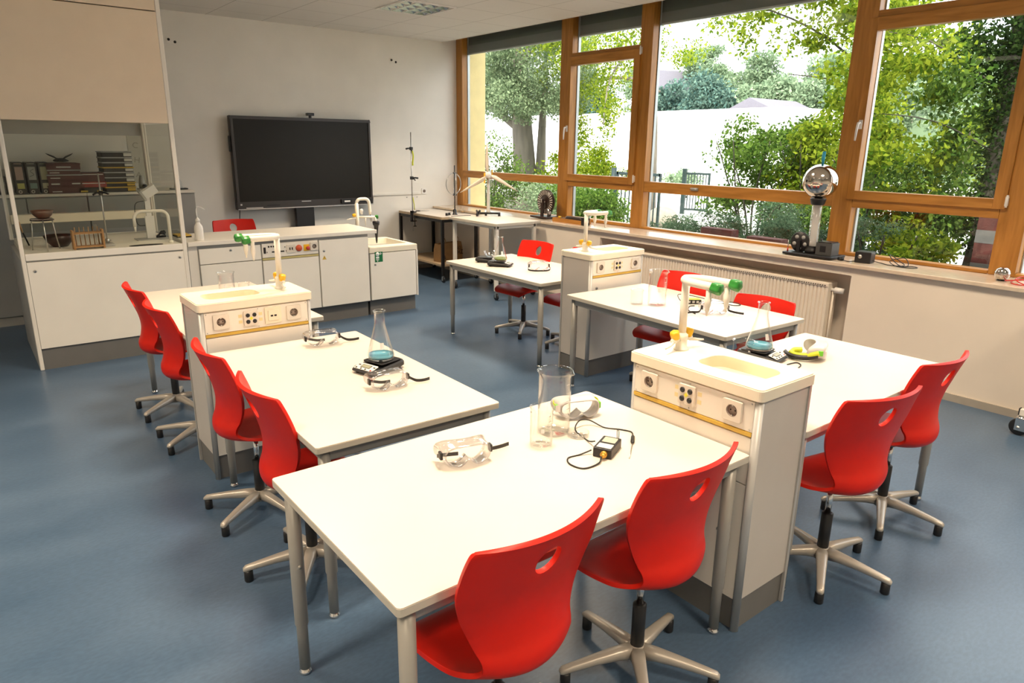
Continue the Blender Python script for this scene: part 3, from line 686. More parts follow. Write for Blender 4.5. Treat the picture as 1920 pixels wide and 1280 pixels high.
for i, (h, w_, c, lab) in enumerate(((.05, .28, M_binder, 'dark flat case with yellow latches under the red box'), (.055, .22, M_redb, 'dull red box on dark case on the cupboard'), (.085, .20, M_brown, 'brown red box on top of the dull red box'))):
    t = thing('tool_case' if i == 0 else 'red_box', lab, 'box', (-4.71, -.46, z), 0)
    MB().box(-w_/2+.0, w_/2-.07*(i == 0), -.15, .14, 0, h-.001).build('case', c if i != 1 else pm('dull_red', (.34, .05, .04), .6), t, .004)
    if i == 0: MB().box(-.12, -.06, -.156, -.15, .006, .022).box(.02, .065, -.156, -.15, .006, .022).build('latch', M_strip, t)
    else: MB().box(-w_/2+.01, w_/2-.01, -.1512, -.15, h-.02, h-.012).build('label_strip', M_paper, t)
    z += h
z = ZC
for i in range(8):
    h = (.05, .045, .05, .05, .048, .048, .048, .055)[i]; yel = i in (0, 1, 4)
    pos = ('bottom of right stack', 'second from bottom of right stack', 'third from bottom of right stack', 'fourth from bottom of right stack', 'fourth from top of right stack', 'third from top of right stack', 'second from top of right stack', 'top of right stack')[i]
    t = thing('stacking_tray', ('black tray with yellow rim, ' if yel else 'black tray with pale rim, ')+pos+' on the cupboard', 'tray', (-4.475, -.46, z), 0, 'black stacking trays on the cupboard')
    MB().ringplate(rr(0, 0, .27, .28, .01, 4), rr(0, 0, .25, .26, .008, 4), 0, h-.012).prism(rr(0, 0, .268, .278, .01, 4), .0, .004).build('tray_body', M_binder, t)
    MB().ringplate(rr(0, 0, .285, .295, .012, 4), rr(0, 0, .25, .26, .008, 4), h-.0115, h-.0005).build('rim', M_strip if yel else M_grey, t)
    MB().box(.06, .13, -.1482, -.1405, .008, h-.016).build('label_holder', M_strip if i < 2 else M_paper, t); z += h
t = thing('sticky_tape_dispenser', 'grey round instrument with dark lens beside the black trays', 'instrument', (-4.255, -.48, ZC)); t.name = 'optical_instrument'
MB().prism(rr(0, 0, .09, .12, .01), 0, .02).lathe([(.03, .02), (.034, .05), (.026, .11), (.018, .15), (.0001, .15)], 18).build('housing', M_grey, t)
MB().at(T(.012, -.05, .045) @ FR).lathe([(.0001, .03), (.018, .03), (.022, .02), (.022, -.03)], 16).build('lens', M_black, t)
t = thing('cone_instrument', 'grey cone on black plate at right end of the cupboard top', 'instrument', (-3.90, -.46, ZC))
MB().prism(rr(0, 0, .17, .13, .03), 0, .014).build('base_plate', M_black, t, .003)
MB().lathe([(.05, .014), (.046, .03), (.030, .09), (.018, .115), (.016, .13), (.0001, .134)], 22).build('cone', M_grey, t)
for i, (x, h, lab) in enumerate(((-5.60, .22, 'dark box at left end of the cupboard top'), (-5.47, .16, 'dark low box next to the lever arch files'))):
    t = thing('dark_box', lab, 'box', (x, -.45, ZC)); MB().box(-.06, .06, -.13, .13, 0, h).build('case', M_binder, t, .004); MB().box(-.04, .04, -.132, -.13, h*.5, h*.7).build('label_strip', M_grey, t)
m = MB().box(-.075, .075, -.004, 0, -.32, .32)
lt_ = MB()
t = thing('paper_banner', 'pale vertical paper banner with faint letters on back wall', 'banner', (-4.185, -.001, 1.60))
m.build('sheet', pm('banner_paper', (.62, .60, .52), .85), t)
for k, ch in enumerate('SCHA'): textmesh(lt_, ch, .085, T(0, -.0045, .235-k*.155) @ FR @ RZ(-8))
lt_.build('letters', pm('pencil_grey', (.40, .385, .33), .85), t)

# ------------------------------------------------------------------ demonstration desk, its sink cabinet and what stands there
dk = thing('demonstration_desk', 'long white demonstration desk with socket panel before the display', 'desk', (-3.40, -1.94, 0)); O = off(dk)
MB().at(O).box(-4.30, -2.502, -2.275, -1.62, .858, .895).build('worktop', M_lam, dk, .004)
MB().at(O).box(-4.28, -2.585, -2.23, -1.70, .16, .857).build('carcass', M_cab, dk)
MB().at(O).box(-4.29, -2.592, -2.19, -1.75, 0, .158).build('plinth', M_plinth, dk)
MB().at(O).box(-4.298, -4.222, -2.235, -2.231, .162, .855).build('filler_panel', M_lam, dk)
def front(nm, x0, x1, z0, z1, lk=None, mat=None):
    o = MB().at(O).box(x0, x1, -2.25, -2.2315, z0, z1).build(nm, mat or M_body, dk, .0015)
    if lk: lock(o, lk[0]+3.40, -2.25+1.94, lk[1])
    return o
front('drawer', -4.212, -3.677, .692, .826, (-3.944, .800))
front('door', -4.212, -3.677, .168, .684); front('door', -3.664, -3.124, .168, .676)
d3 = front('door', -3.111, -2.592, .168, .826, (-3.066, .722))
MB().at(O).box(-3.664, -3.124, -2.252, -2.2315, .681, .698).build('edge_strip', pm('pale_yellow_strip', (.56, .48, .20), .5), dk)
ip = front('socket_panel', -3.664, -3.124, .703, .832, None, M_lam); O2 = O
MB().at(O @ T(-3.066, -2.25, .655) @ FR).prism([(-.022, -.018), (.022, -.018), (0, .022)], 0, .0008).prism([(-.004, -.012), (.002, .0), (-.003, .001), (.003, .012), (.001, .003), (.005, .003)], .0008, .0012, 1).build('warning_sign', [M_strip, M_ink], d3)
F2 = lambda x, z: O @ T(x, -2.25, z) @ FR
MB().at(F2(-3.641, .771)).box(-.010, .010, -.028, .028, 0, .004).build('rocker_switch', M_ink, ip)
for x in (-3.602, -3.578, -3.555): MB().at(F2(x, .803)).lathe([(.0001, .004), (.008, .004), (.008, 0)], 12).build('terminal', M_ink, ip)
for x, zz, w_ in ((-3.62, .752, .003), (-3.545, .752, .03), (-3.475, .752, .018), (-3.45, .79, .003), (-3.44, .753, .003)): MB().at(F2(x, zz)).box(-w_, w_, -.006, .006, 0, .002).build('slot', M_ink, ip)
m = MB(); m.at(F2(-3.392, .770)).ringplate(rr(0, 0, .082, .078, .004, 4), rr(0, 0, .05, .046, .003, 4), 0, .006).box(-.025, .025, -.023, .023, 0, .003).box(-.016, -.006, -.012, .012, .003, .005, 1).box(.006, .016, -.012, .012, .003, .005, 1).build('double_switch', [M_sock, M_ink], ip)
MB().at(F2(-3.316, .770)).lathe([(.0001, .022), (.022, .02), (.029, .012), (.031, 0)], 26).build('orange_button', M_orange, ip)
e = MB().at(F2(-3.240, .768)).prism(rr(0, 0, .056, .062, .004), 0, .004).build('emergency_stop', M_yel, ip)
MB().at(F2(-3.234, .766)).lathe([(.0001, .034), (.014, .033), (.019, .026), (.017, .018), (.011, .014), (.011, .004)], 22).build('stop_button', M_redb, e)
socket(ip, F2(-3.165, .776))
sk = thing('sink_cabinet', 'low white sink cabinet with green safety sign at desk end', 'sink unit', (-2.295, -1.9, 0)); O = off(sk)
x0, x1, y0, y1 = -2.578, -2.014, -2.245, -1.54
MB().at(O).box(x0+.012, x1-.012, -2.19, y1+.03, 0, .158).build('plinth', M_plinth, sk)
MB().at(O).box(x0+.004, x1-.022, y0+.02, y1+.01, .16, .655).build('carcass', M_cab, sk)
MB().at(O).box(x1-.02, x1-.002, y0-.004, y1+.01, .16, .655).build('side_panel', M_lam, sk, .001)
sd = MB().at(O).box(x0+.006, x1-.027, y0-.004, y0+.0185, .168, .648).build('door', M_body, sk, .0015)
lock(sd, -2.520+2.295, y0-.004+1.9, .535)
sg = MB().at(O @ T(-2.478, y0-.004, .612) @ FR).box(-.045, .045, -.052, .052, 0, .001).build('safety_sign', M_signg, sd)
m = MB().at(O @ T(-2.478, y0-.005, .612) @ FR); m.lathe([(.0001, .0012), (.021, .0012), (.021, 0)], 18, (-.014, .028)).box(-.032, .004, -.012, .004, 0, .0012)
for k in range(4): m.box(-.030+.009*k, -.026+.009*k, -.035, -.014, 0, .0012)
m.box(.018, .024, .02, .046, 0, .0012).box(.008, .034, .03, .036, 0, .0012); m.lathe([(.0001, .0014), (.004, .0014), (.004, 0)], 10, (-.021, .030), 1).lathe([(.0001, .0014), (.004, .0014), (.004, 0)], 10, (-.008, .030), 1)
m.box(-.018, -.010, -.048, -.036, 0, .0012); m.build('pictogram', [M_mark, M_signg], sg)
s_ = thing('tmp', None, None); bs = basin_slab(sk, x1-x0, y1-y0, .656, .712, (.02, .02, .43, .47, .03), M_cream, M_cream, .16, .012)
bs.location = ((x0+x1)/2+2.295, (y0+y1)/2+1.9, 0); bpy.data.objects.remove(s_)
tp = MB().at(O); tp.tube([(-2.385, -1.60, .712), (-2.385, -1.60, 1.10)]+arc((-2.335, -1.60, 1.10), .05, 180, 90, 6)+arc((-2.285, -1.60, 1.10), .05, 90, 0, 6)+[(-2.233, -1.61, 1.02), (-2.232, -1.62, .98)], [.021]*2+[.017]*16, 16)
tp.lathe([(.03, .712), (.03, .73), (.021, .74)], 20, (-2.385, -1.60)); tp.cyl((-2.385, -1.60, .955), (-2.195, -1.66, .955), .013).tube([(-2.385, -1.60, .95), (-2.47, -1.62, .945), (-2.52, -1.63, .94)], [.012, .007, .003], 10).cyl((-2.30, -1.63, .95), (-2.30, -1.63, .86), .009, .005)
tq = tp.build('tap', M_ivory, sk)
valve(tq, (-2.200+2.295, -1.66+1.9, .955), (1, -.3, 0), M_green, .02, .036); valve(tq, (-2.425+2.295, -1.62+1.9, .965), (-.3, -.2, 1), M_yel, .019, .032, 'gas_valve_handle')
MB().at(O).tube([(-2.231, -1.62, .99), (-2.230, -1.622, .93), (-2.229, -1.624, .90)], [.011, .012, .007], 12).build('spout_tip', M_steel, tq)
MB().at(O @ T(-2.33, -1.60, .985)).lathe([(.0001, .06), (.014, .058), (.02, .04), (.012, 0)], 16).build('cold_water_knob', M_white, tq)
es = thing('eye_shower', 'black conical eye shower handset at demonstration desk end', 'eye shower', (-2.345, -1.96, .7125))
MB().lathe([(.006, 0), (.010, .03), (.020, .14), (.026, .185), (.034, .192), (.038, .225), (.030, .232), (.0001, .234)], 20).build('handset', M_black, es)
MB().tube(spline([(0, 0, .232), (.012, .03, .262), (.04, .10, .25), (.07, .18, .20)]), .006, 10).build('hose', M_white, es)
wb = thing('wash_bottle', 'white plastic wash bottle with bent spout on desk', 'bottle', (-4.175, -2.17, .895))
MB().lathe([(.0001, 0), (.034, 0), (.037, .005), (.037, .10), (.033, .125), (.018, .15), (.015, .158), (.015, .165)], 26).build('body', M_white, wb)
MB().lathe([(.0185, .162), (.0185, .182), (.010, .190), (.005, .20)], 20).build('cap', M_white, wb)
MB().tube(spline([(0, 0, .19), (-.004, 0, .25), (.004, 0, .285), (.03, -.005, .287), (.062, -.01, .265)]), [.0042]*26+[.0035]*6+[.003], 8).build('spout', M_white, wb)
bk = thing('yellow_book', 'thin book with yellow and black edge beside wash bottle', 'book', (-4.235, -1.82, .895))
MB().box(-.06, .06, -.09, .09, 0, .012).build('cover', M_ink, bk); MB().box(-.058, .058, -.092, .088, .0125, .022).build('pages', M_strip, bk)

# ------------------------------------------------------------------ interactive display
ds = thing('interactive_display', 'large black interactive display on stand against back wall', 'display', (-2.32, -.1, 0)); O = off(ds)
m = MB().at(O); m.box(-3.205, -1.440, -.135, -.06, .955, 2.023).box(-3.205, -1.44, -.15, -.135, .955, 1.042).box(-3.205, -1.44, -.15, -.135, 1.993, 2.023).box(-3.205, -3.172, -.15, -.135, 1.042, 1.993).box(-1.470, -1.44, -.15, -.135, 1.042, 1.993)
dz = m.build('housing', M_bezel, ds, .005)
MB().at(O).box(-3.172, -1.470, -.1385, -.1355, 1.042, 1.993).build('screen', M_screen, ds)
m = MB().at(O); m.box(-3.20, -1.445, -.162, -.150, .955, .966, 0).box(-3.105, -2.905, -.1515, -.150, .968, .980, 0).box(-2.86, -2.70, -.1515, -.150, .99, 1.004, 1).box(-1.70, -1.46, -.153, -.150, .985, 1.03, 1).box(-3.17, -3.15, -.1515, -.15, 1.005, 1.025, 0).box(-2.42, -2.30, -.1515, -.15, 1.026, 1.034, 0)
m.build('lower_trim', [M_steel, M_black], ds)
MB().at(O).box(-1.90, -1.75, -.175, -.150, .985, 1.035).box(-1.86, -1.78, -.176, -.1745, 1.0, 1.02, 1).build('pen_holder', [M_black, M_mark], ds, .004)
MB().at(O).box(-3.225, -3.205, -.12, -.08, 1.62, 1.80).build('side_module', M_black, ds, .004)
c = MB().at(O).box(-2.245, -2.215, -.13, -.10, 2.023, 2.05).box(-2.275, -2.185, -.145, -.085, 2.05, 2.083).build('camera', M_black, ds, .006)
MB().at(O).box(-2.49, -2.255, -.125, -.065, .03, .955).box(-2.75, -1.99, -.35, -.04, 0, .03).build('stand', M_black, ds, .006)
MB().at(O).tube([(-3.16, -.08, .96), (-3.162, -.05, .86), (-3.16, -.03, .7), (-3.16, -.03, .3)], .005, 8).build('cable', M_cable, ds)
# small things on the back wall
tag(MB().box(-1.40, -.62, -.018, 0, 1.055, 1.083).build('cable_trunking', M_wall), 'narrow wall coloured cable trunking beside the display', 'trunking')
wo = thing('wall_socket', 'white wall socket on back wall above black-legged table', 'socket', (-.565, 0, 1.093)); socket(wo, FR, 'power_socket', M_white)
for x, lab in ((-3.693, 'white screw plate on back wall beside fume cupboard'), (-.985, 'white screw plate on back wall between display and window')):
    t = thing('screw_plate', lab, 'plate', (x, 0, 2.78), 0); MB().box(-.06, .06, -.003, 0, -.034, .034).build('plate', M_wall, t, .002)
    MB().at(T(-.033, -.003, .009) @ FR).lathe([(.0001, .004), (.014, .004), (.014, 0)], 14).at(T(.03, -.003, -.012) @ FR).lathe([(.0001, .004), (.014, .004), (.014, 0)], 14).build('screw_head', M_ink, t)
for x, s in ((-.842, 'left'), (-.679, 'right')): tag(MB().at(T(x, 0, 1.015) @ FR).lathe([(.0001, .004), (.009, .004), (.009, 0)], 12).build('wall_screw', M_steel), 'small dark screw in back wall, %s of the pair under trunking' % s, 'screw')

# ------------------------------------------------------------------ side tables in the corner
tr = thing('wheeled_table', 'wheeled table with black legs and plywood shelf in the corner', 'table', (-.715, -.585, 0)); O = off(tr)
MB().at(O).prism(rr(-.715, -.585, .57, 1.13, .03, 5), .813, .841, 1).prism(rr(-.715, -.585, .568, 1.128, .03, 5), .841, .845, 0).build('tabletop', [M_top, M_birch], tr)
MB().at(O).box(-.975, -.455, -1.115, -.055, .205, .228).build('shelf', M_birch, tr)
def caster(parent, M, r=.035, mat=M_black):
    k = MB().at(M); k.cyl((-.011, 0, r), (.011, 0, r), r, n=20, mi=0); o = k.build('caster', mat, parent, .004)
    MB().at(M).box(-.016, -.012, -.012, .014, r-.006, r*2+.008).box(.012, .016, -.012, .014, r-.006, r*2+.008).box(-.016, .016, -.012, .014, r*2+.008, r*2+.014).cyl((0, .005, r*2+.012), (0, .005, r*2+.03), .007).build('fork', M_steel, o)
for x in (-.977, -.453):
    for y in (-1.117, -.053):
        MB().at(O).box(x-.0175, x+.0175, y-.0175, y+.0175, .088, .812).build('leg', M_blackm, tr, .002); caster(tr, O @ T(x, y-.004, 0), .032)
m = MB().at(O); m.box(-.96, -.47, -1.13, -1.10, .775, .81).box(-.96, -.47, -.07, -.04, .775, .81).box(-.99, -.96, -1.1, -.07, .775, .81).box(-.47, -.44, -1.1, -.07, .775, .81); m.build('frame', M_blackm, tr)
wt_ = thing('wheeled_table', 'white wheeled table with wind turbine model by the corner window', 'table', (-.78, -1.945, 0)); O = off(wt_)
MB().at(O).prism(rr(-.78, -1.945, .66, .97, .01, 4), .857, .881, 1).prism(rr(-.78, -1.945, .658, .968, .01, 4), .881, .885, 0).build('tabletop', [M_top, M_edge], wt_)
m = MB().at(O); m.box(-1.06, -.50, -2.39, -2.365, .82, .856).box(-1.06, -.50, -1.525, -1.50, .82, .856).box(-1.075, -1.05, -2.37, -1.52, .82, .856).box(-.51, -.485, -2.37, -1.52, .82, .856); m.build('frame', M_lam, wt_)
for x in (-1.055, -.505):
    for y in (-2.37, -1.52):
        MB().at(O).box(x-.02, x+.02, y-.02, y+.02, .105, .856).build('leg', M_lam, wt_, .004); caster(wt_, O @ T(x, y-.004, 0), .038)
bg = thing('paper_bag', 'brown paper carrier bag with black lettering on plywood shelf', 'bag', (-.70, -.82, .2285), 12)
w_, d_, h_ = .40, .16, .24
L = [[(x, y, z) for x, y in rr(0, 0, w_*a, d_*b_, .01, 4)] for z, a, b_ in ((0, 1, 1), (.08, 1.02, .98), (.16, 1.03, .9), (h_, 1.04, .62), (h_-.004, 1.02, .58), (.1, .98, .9))]
MB().loops(L, 0, False, True, False).build('bag_body', M_kraft, bg)
for x in (-.13, .12): MB().tube(spline([(x-.035, -.05, h_-.02), (x-.03, -.05, h_+.04), (x, -.045, h_+.075), (x+.03, -.05, h_+.04), (x+.035, -.05, h_-.02)]), .005, 8).build('handle', M_kraft, bg)
m = MB(); textmesh(m, 'N:2', .06, T(.11, -.083, .165) @ RX(84)); textmesh(m, 'UHZ', .085, T(.11, -.0855, .105) @ RX(88)); textmesh(m, '&', .075, T(-.15, -.085, .06) @ RX(90)); m.build('lettering', M_ink, bg)
# table clamp stand
t = thing('clamp_stand', 'tall thin rod stand clamped to the black-legged table', 'stand', (-1.012, -.44, .60))
MB().cyl((0, 0, 0), (0, 0, 1.28), .0075, n=10).build('rod', M_steel, t)
m = MB().box(-.028, .012, -.018, .018, .262, .272).box(-.028, -.010, -.018, .018, .13, .272).box(-.028, .05, -.018, .018, .2475, .262).cyl((.03, 0, .17), (.03, 0, .205), .007).cyl((.03, 0, .205), (.03, 0, .211), .014).box(-.028, .05, -.018, .018, .13, .142).cyl((.03, 0, .06), (.03, 0, .17), .006).box(.008, .052, -.006, .006, .06, .07)
m.build('table_clamp', M_blackm, t)
for z, s in ((1.075, -1), (.70, 1)): MB().box(-.018, .018, -.016, .016, z-.02, z+.02).tube([(0, 0, z), (s*.05, -.01, z+.002), (s*.085, -.02, z-.004)], [.012, .010, .012], 10).cyl((s*.02, -.012, z), (s*.02, -.055, z-.03), .007).build('boss_clamp', M_black, t)
MB().tube(spline([(.012, -.01, 1.05), (.018, -.02, .98), (.014, -.012, .90), (.016, -.012, .86)]), .010, 8).tube([(.006, -.006, .45), (.018, -.012, .36), (.022, -.012, .285)], .006, 8).build('lime_lead', M_lime, t)
# ring coil stand
t = thing('ring_stand', 'stand with two crossed wire rings on black-legged table', 'stand', (-.66, -.93, .8455))
MB().lathe([(.0001, 0), (.036, 0), (.036, .006), (.024, .012), (.024, .06), (.012, .07), (.0001, .07)], 20).build('base', M_blackm, t)
MB().cyl((0, 0, .06), (0, 0, .63), .0065, n=10).build('rod', M_blackm, t)
for a, rr_, w_ in ((12, .135, .008), (62, .150, .004)): MB().at(T(0, 0, .395) @ RZ(a)).tube([(rr_*math.cos(2*PI*k/40)-.02, 0, rr_*math.sin(2*PI*k/40)) for k in range(40)], w_, 6, closed=True, flat=.4).build('wire_ring', M_steel, t)
MB().box(-.018, .018, -.016, .016, .245, .27).box(-.018, .018, -.016, .016, .522, .54).build('clip', M_black, t)
for i, (x, y, s) in enumerate(((-.50, -.72, 'left'), (-.452, -.80, 'right'))):
    t = thing('glass_tumbler', 'small square glass with amber base by the corner window, %s of two' % s, 'glass', (x, y, .8455), 20, 'two small glasses in the corner')
    MB().loops([[(a, b_, z) for a, b_ in rr(0, 0, w2, w2, .008, 3)] for z, w2 in ((0, .052), (.085, .06), (.085, .054), (.008, .046))], 0, False, True, True).build('glass_body', M_glass, t)
    MB().prism(rr(0, 0, .044, .044, .008, 3), .009, .03).build('amber_fill', pm('amber_wax', (.75, .50, .28), .4) if i == 0 else MATS['amber_wax'], t)
t = thing('screw_clamp', 'small black screw clamp at edge of black-legged table', 'clamp', (-.80, -.98, .8455), 35)
MB().box(-.06, .06, -.012, .012, 0, .014).box(-.06, -.045, -.012, .012, .014, .035).box(.035, .05, -.012, .012, .014, .03).cyl((-.05, 0, .026), (.09, 0, .026), .005).build('clamp_bar', M_black, t); MB().cyl((.085, -.022, .026), (.085, .022, .026), .004).build('tommy_bar', M_steel, t)
t = thing('scissors', 'dark scissors lying on black-legged table near back wall', 'scissors', (-.79, -.30, .8455), -15)
MB().tube([(-.02, 0, .003), (.05, .004, .004), (.11, .012, .003)], [.006, .007, .002], 6, flat=.4).tube([(-.02, .002, .004), (.05, -.004, .006), (.11, -.012, .004)], [.006, .007, .002], 6, flat=.4).build('blades', M_steel, t)
for s in (-1, 1): MB().tube([(-.05+.026*math.cos(2*PI*k/16), s*.018+.014*math.sin(2*PI*k/16), .005) for k in range(16)], .004, 6, closed=True).build('handle', M_blue if 0 else M_black, t)
# wind turbine model
t = thing('wind_turbine_model', 'white three-bladed wind turbine model on the corner table', 'wind turbine', (-.62, -1.62, .8855), -38)
m = MB().box(-.15, .15, -.018, .018, .02, .042).box(-.15, -.12, -.10, .06, .012, .036).box(.12, .15, -.05, .05, .0, .03)
for x, y in ((-.135, -.09), (-.135, .05), (-.03, 0)): m.cyl((x, y, 0), (x, y, .03), .014)
m.cyl((-.12, -.06, .03), (-.10, -.09, .07), .014).cyl((-.12, .03, .03), (-.15, .05, .06), .012); m.build('base', M_black, t, .002)
MB().lathe([(.030, .042), (.024, .06), (.021, .10), (.019, .47), (.0001, .475)], 18).build('mast', pm('mast_grey', (.58, .57, .52), .5), t)
m = MB().at(T(0, 0, .50)); m.box(-.035, .035, -.07, .075, -.035, .035, 0).box(-.055, -.036, -.05, -.01, -.10, .02, 1).box(.036, .05, -.02, .02, -.03, .06, 1).cyl((0, .075, 0), (0, .12, 0), .028, .022, 16, 0).cyl((.03, .02, -.03), (.035, .02, -.15), .004, n=6).cyl((.05, .03, -.03), (.058, .03, -.17), .004, n=6)
m.build('nacelle', [M_white, M_yel], t, .004)
hb = MB().ball((0, -.10, .50), .036, 20).build('hub', M_white, t)
for a in (92, 212, 332):
    L = []
    for d, w2, tw in ((.02, .016, 50), (.05, .045, 40), (.09, .062, 30), (.2, .045, 20), (.32, .024, 12), (.405, .006, 6)):
        ca, sa = math.cos(R(tw)), math.sin(R(tw)); th = .0035
        L.append([(d, (-w2*.3+c_*w2)*sa+e_*ca, (-w2*.3+c_*w2)*ca-e_*sa) for c_, e_ in ((0, -th), (.5, -th*1.4), (1, 0), (.5, th*1.4))])
    MB().at(T(0, -.10, .50) @ RY(-a)).loops(L, 0, True, True, True).build('blade', M_blade, t)
tag(MB().tube(spline([(-.80, -1.50, .8885), (-.85, -1.47, .8885), (-.95, -1.475, .8885), (-1.02, -1.472, .8885), (-1.075, -1.475, .8885)]), .003, 6).build('lead', M_cable), 'thin grey lead running from turbine base to table edge', 'lead')

# ------------------------------------------------------------------ things on the window sill
S = SILL
t = thing('influence_machine', 'dark disc electrostatic machine with radial foil strips on sill', 'electrostatic machine', (-.17, -2.14, S))
MB().box(-.10, .10, -.16, .13, .008, .03).build('base_board', M_wimb, t, .004)
for x, y in ((-.06, -.05), (.06, -.05)): MB().box(x-.012, x+.012, y-.02, y+.02, .03, .235).build('support_post', M_wimb, t, .003)
for s in (-1, 1):
    dd = MB().at(T(s*.014, -.05, .20) @ RY(90)).lathe([(.0001, -.003), (.143, -.003), (.143, .003), (.0001, .003)], 48).build('disc', M_wimb, t)
    m = MB()
    for k in range(28): m.at(T(s*.014, -.05, .20) @ RY(90) @ RZ(k*360/28)).prism([(.085, -.003), (.135, -.0065), (.137, .0065), (.085, .003)], min(s*.003, s*.0042), max(s*.003, s*.0042))
    m.build('foil_strips', pm('foil', (.62, .56, .50), .4, .2) if s < 0 else MATS['foil'], dd)
MB().cyl((-.075, -.05, .20), (.075, -.05, .20), .008).cyl((-.075, -.05, .20), (-.075, -.05, .235), .006).build('axle', M_steel, t)
MB().lathe([(.0001, .03), (.022, .03), (.024, .12), (.018, .12), (.0001, .125)], 16, (0, -.11)).lathe([(.0001, .12), (.012, .13), (.0001, .145)], 12, (0, -.11)).tube(spline([(0, .09, .03), (.03, .10, .14), (.02, .03, .26), (.0, -.02, .28)]), .004, 8).build('leyden_jar', M_steel, t)
t = thing('wooden_tray', 'orange brown wooden tray on sill beside disc machine', 'tray', (-.235, -2.72, S))
MB().ringplate(rr(0, 0, .15, .50, .006, 3), rr(0, 0, .13, .48, .004, 3), 0, .045).prism(rr(0, 0, .14, .49, .004, 3), 0, .006).build('tray_body', M_woodh, t)
t = thing('dark_instrument', 'long dark brown instrument lying in the wooden tray', 'instrument', (-.235, -2.78, S+.0065), 0)
MB().tube([(0, -.17, .034), (0, -.15, .034), (0, .12, .034), (0, .14, .034)], [.026, .034, .034, .026], 18).build('barrel', M_wimb, t); MB().lathe([(.036, 0), (.036, .012)], 3).build('foot', M_wimb, t)
for y in (-.09, .06): MB().box(-.03, .03, y-.012, y+.012, 0, .02).build('cradle', M_black, t)
t = thing('instrument_knob', 'small yellow capped knob beside dark instrument in wooden tray', 'bottle', (-.235, -2.52, S+.0065)); t.name = 'yellow_knob'  # yellow knob next to the instrument, modelled as a separate object
MB().lathe([(.014, 0), (.014, .03), (.018, .034), (.018, .05), (.0001, .054)], 14).build('knob_body', M_yel, t)
MB().box(-.02, .02, -.065, -.03, 0, .04).build('silver_block', M_steel, t)
t = thing('small_transformer', 'small black box on sill right of wooden tray', 'power supply', (-.30, -3.02, S))
MB().box(-.035, .035, -.035, .035, 0, .085).build('case', M_black, t, .004); MB().box(-.018, .018, -.036, -.0345, .03, .06).build('label_plate', M_grey, t)
# van de graaff generator
t = thing('band_generator', 'silver sphere electrostatic generator standing on the window sill', 'electrostatic generator', (-.265, -5.69, S))
MB().prism(rr(-.005, -.02, .25, .43, .02), .006, .026).build('base_board', M_black, t, .004)
MB().lathe([(.040, .03), (.040, .435), (.0365, .435), (.0365, .03)], 28, closed=True, cap0=False, cap1=False).build('glass_tube', M_glass, t)
MB().at(RZ(-58)).box(-.026, .026, -.012, -.009, .06, .43).box(-.026, .026, .010, .013, .06, .43).build('belt', M_white, t)
MB().lathe([(.045, .418), (.052, .425), (.062, .462), (.062, .472), (.0001, .472)], 28, cap0=False).build('collar', M_black, t)
MB().lathe([(.030, .468), (.034, .478)]+[(.137*math.sin(PI*k/24), .606-.137*math.cos(PI*k/24)) for k in range(3, 24)]+[(.0001, .743)], 48, cap0=False, cap1=False).build('sphere', M_silver, t)
m = MB()
for k in range(9): a = k*.7; m.tube([(.003*math.cos(a), .003*math.sin(a), .74), (.008*math.cos(a)+.004, .008*math.sin(a)+.004, .79), (.010*math.cos(a)+.010, .010*math.sin(a)+.004, .84)], [.005, .006, .003], 6)
m.build('paper_tuft', M_blue, t)
m = MB().at(T(-.03, .115, .10) @ RX(90) @ RY(0)); 
m = MB().at(T(-.02, .10, .105) @ RY(90) @ RZ(0))
m.lathe([(.0001, -.006), (.082, -.006), (.086, 0), (.082, .006), (.0001, .006)], 36)
for k in range(5): m.lathe([(.0001, -.0075), (.017, -.0075), (.017, .0075), (.0001, .0075)], 14, (.05*math.cos(2*PI*k/5), .05*math.sin(2*PI*k/5)), 1)
m.build('pulley_wheel', [M_black, M_grey], t); MB().box(-.045, -.03, .085, .115, .026, .12).build('wheel_bracket', M_black, t)
MB().lathe([(.055, .026), (.055, .05), (.046, .06), (.046, .085)], 20, cap1=False).cyl((0, .03, .06), (0, .09, .06), .012).build('foot_ring', M_black, t)
MB().box(-.06, .06, -.20, -.065, .026, .125, 0).box(-.0605, -.0595, -.15, -.1, .05, .1, 1).box(-.055, .055, -.19, -.075, .125, .132, 2).cyl((-.0, -.075, .132), (0, -.075, .15), .008, mi=0).build('motor_box', [pm('motor_grey', (.07, .072, .07), .4), M_black, M_blackm], t, .004)
MB().cyl((-.08, .17, .026), (-.08, .17, .055), .006, mi=1).cyl((-.08, .17, .055), (-.08, .17, .12), .003, mi=0).build('spark_rod', [M_steel, M_redc], t)
t = thing('black_transformer', 'black mains transformer with cable and plug on right sill', 'power supply', (-.235, -6.12, S), 8)
MB().box(-.055, .055, -.06, .06, 0, .088).build('case', M_black, t, .006); MB().at(T(-.055, .02, .05) @ RY(-90)).lathe([(.0001, .004), (.016, .004), (.016, 0)], 16).build('dial', M_steel, t)
m = MB(); m.tube(spline([(-.05, .05, .012), (-.08, .085, .006), (-.07, .12, .006), (-.05, .15, .008)]), .0035, 8).cyl((-.05, .15, .012), (-.035, .185, .012), .017, .014).build('plug', M_black, t)
m.v and 0
m = MB(); m.tube(spline([(.0, -.06, .02), (.02, -.12, .006), (-.03, -.2, .005), (.03, -.28, .005), (.06, -.24, .03), (.04, -.17, .075), (-.01, -.2, .05), (-.02, -.27, .006), (.04, -.33, .005), (.0, -.38, .005), (-.06, -.33, .005), (-.04, -.24, .006), (.02, -.18, .03), (.05, -.27, .06), (.02, -.31, .01), (-.05, -.26, .005)], 6), .0032, 6).build('cable', M_cable, t)
t = thing('conductor_ball', 'small silver ball conductor with red cable at far right sill', 'ball', (-.22, -7.06, S))
